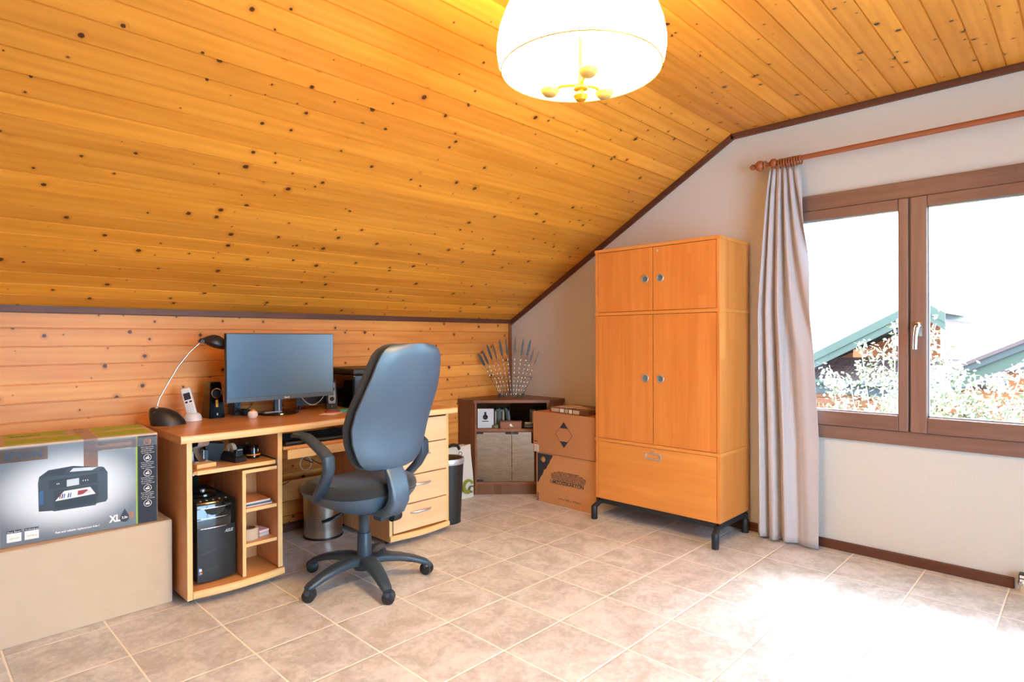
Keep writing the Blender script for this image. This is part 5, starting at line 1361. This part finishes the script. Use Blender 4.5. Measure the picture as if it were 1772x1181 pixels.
rp = at(1482, 612, 0, XV)
bx('rafter_end', 'extwood', h1, 0.06, 1.6, rp.y - 0.09, rp.y + 0.09, rp.z - 0.10 + 3, rp.z + 0.10 + 3, 0.01)
# lower roof: rows of rippled tiles, gutter, eave board, orange boarding
XG = XV + 0.4
gz = at(1440, 656, 0, XG).z; zt_ = at(1640, 622, 0, XG + 1.7).z
ya, yb_ = at(1400, 655, 0, XG).y + 1.5, at(1740, 690, 0, XG).y
bm_ = MB(); rr = []; n_ = 220
for k in range(n_ + 1):
    y = yb_ + (ya - yb_) * k / n_; rip = 0.014 * math.sin(k * 1.9); hh = zt_ - gz
    rr.append([L((XG - 0.1, y, gz + rip)), L((XG + 0.45, y, gz + 0.27 * hh + rip)), L((XG + 0.46, y, gz + 0.27 * hh + 0.03 + rip)), L((XG + 0.9, y, gz + 0.53 * hh + rip)), L((XG + 0.91, y, gz + 0.53 * hh + 0.03 + rip)), L((XG + 1.3, y, gz + 0.76 * hh + rip)), L((XG + 1.31, y, gz + 0.76 * hh + 0.03 + rip)), L((XG + 1.69, y, zt_)), L((XG + 1.69, y, zt_ - 0.1)), L((XG - 0.05, y, gz - 0.05))])
bm_.loft(rr, True, True, smooth=False).build('tiled_roof', 'rooftile', h1)
MB().tube([L((XG - 0.17, ya, gz - 0.07)), L((XG - 0.17, yb_, gz - 0.07))], 0.075, 12).build('gutter', 'fascia', h1, smooth=True)
bx('eave_board', 'eave', h1, XG - XV - 0.05, XG - XV, yb_, ya, gz - 0.36 + 3, gz - 0.06 + 3, 0.005)
b = MB()
for k in range(16): b.box(XG - XV + 0.12, XG - XV + 1.6, yb_ + 0.1, ya, 0.0 + k * (gz + 2.7) / 16 + 0.005, (k + 1) * (gz + 2.7) / 16 - 0.005, 0.008)
b.build('boarded_wall', 'extwood', h1)
# second house, nearer and to the right
XH = 7.6
h2 = thing('neighbour_house', 'nearer house with rising dark verge over orange boards, behind the bush in the right sash', 'house', (XH, -3.0, -3.0))
def L3(p): return (p[0] - XH, p[1] + 3.0, p[2] + 3.0)
v0 = at(1590, 676, 0, XH); v1 = at(1772, 606, 0, XH); s0 = v0; s1 = v0 + (v1 - v0) * 2.4
plank(s0, s1, -0.18, 0.0, XH, 0.05, 'verge_board', 'fascia', h2, L3)
plank(s0, s1, 0.0, 0.10, XH - 0.05, 0.05, 'verge_board', 'eave', h2, L3)
plank(s0, s1, 0.10, 0.15, XH - 0.08, 0.06, 'verge_tiles', 'rooftile', h2, L3)
up = V_((0, 0, 0.16))
roof_plane('roof', s0 + up, s1 + up, s1 + up + V_((4.2, 0, 0)), s0 + up + V_((4.2, 0, 0)), 0.05, 'roofglare', h2, L3)
c0 = at(1690, 638, 0, XH + 0.6); c1 = at(1772, 594, 0, XH + 0.6)
MB().tube([L3(c0), L3(c0 + (c1 - c0) * 2.4)], 0.035, 10).build('ridge_cap', 'eave', h2, smooth=True)
b = MB()
for k in range(1, 18):
    z0 = -3 + k * (s1.z + 3) / 18; z1 = z0 + (s1.z + 3) / 18 - 0.01
    f = (max(z1, s0.z - 0.1) - s0.z) / (s1.z - s0.z); yl = s0.y - 0.15 + (s1.y - s0.y) * max(0, f)
    b.box(0.3, 4.0, s1.y + 3, yl + 3, z0 + 3 - 0.16, z1 + 3 - 0.16, 0.006)
b.build('boarded_wall', 'extwood', h2)

# shrubs in front: real branches and leaves, one thing each
def shrub(label, root, tips_, spread, nleaf, seed, leafm='leaf'):
    rnd = random.Random(seed)
    t_ = thing('shrub', label, 'shrub', tuple(root))
    br = MB(); lf = MB()
    for tp in tips_:
        d = Vector(tp) - Vector(root)
        n = 9; pts = []
        wob = Vector((rnd.uniform(-.2, .2), rnd.uniform(-.3, .3), 0))
        for k in range(n):
            f = k / (n - 1)
            pts.append(d * f + wob * math.sin(PI * f) + Vector((0, 0, 0.25 * math.sin(PI * f))))
        br.tube(pts, [0.022 * (1 - 0.75 * k / (n - 1)) for k in range(n)], 6)
        for q in range(nleaf):
            f = rnd.uniform(0.45, 1.0)
            i = min(n - 2, int(f * (n - 1))); p = pts[i].lerp(pts[i + 1], f * (n - 1) - i)
            # twig
            tw_ = Vector((rnd.gauss(0, 1), rnd.gauss(0, 1), rnd.gauss(0.25, 0.8))).normalized() * rnd.uniform(0.1, spread)
            if q % 3 == 0: br.tube([p, p + tw_ * 0.6 + Vector((0, 0, 0.02)), p + tw_], [0.006, 0.004, 0.002], 4)
            for m_ in range(7):
                c = p + tw_ * rnd.uniform(0.35, 1.1) + Vector((rnd.gauss(0, .03), rnd.gauss(0, .03), rnd.gauss(0, .03)))
                a = Vector((rnd.gauss(0, 1), rnd.gauss(0, 1), rnd.gauss(0, 1))).normalized() * rnd.uniform(0.022, 0.042)
                bb = a.cross(Vector((rnd.gauss(0, 1), rnd.gauss(0, 1), rnd.gauss(0, 1)))).normalized() * rnd.uniform(0.012, 0.02)
                vs = [lf.bm.verts.new(c - a), lf.bm.verts.new(c + bb), lf.bm.verts.new(c + a), lf.bm.verts.new(c - bb)]
                f_ = lf.bm.faces.new(vs); f_.material_index = 0 if rnd.random() < 0.8 else 1
    br.build('branches', 'branch', t_, smooth=True)
    o = lf.build('foliage', [leafm, 'leafg'], t_)
    return t_
def tipl(lst, x): return [tuple(at(px, py, 0, x + dx)) for px, py, dx in lst]
shrub('sunlit pale shrub in front of the lean-to in the left sash', tuple(at(1560, 1150, 0, 5.2)), tipl([(1550, 570, 0), (1530, 600, .3), (1490, 600, .2), (1470, 650, 0), (1540, 640, -.3), (1555, 690, .2), (1540, 720, 0), (1575, 600, .5), (1580, 560, 0), (1435, 632, .2), (1550, 730, 0.2)], 5.2), 0.26, 55, 3)
shrub('sunlit pale bush filling the bottom of the right sash', tuple(at(1690, 1180, 0, 4.2)), tipl([(1620, 640, 0), (1640, 680, .2), (1680, 660, 0), (1660, 720, .2), (1700, 700, 0), (1730, 660, .2), (1620, 720, .3), (1740, 720, 0), (1770, 640, 0), (1765, 700, .4), (1800, 680, 0), (1690, 740, 0), (1630, 600, .1), (1720, 740, 0.3), (1770, 750, 0), (1650, 750, 0), (1610, 690, 0)], 4.2), 0.24, 70, 5)
shrub('thin sunlit bush at the right behind the window post', tuple(at(1600, 1150, 0, 6.4)), tipl([(1620, 560, 0), (1640, 570, 0), (1600, 600, 0), (1615, 640, .2), (1660, 630, 0)], 6.4), 0.24, 40, 8)
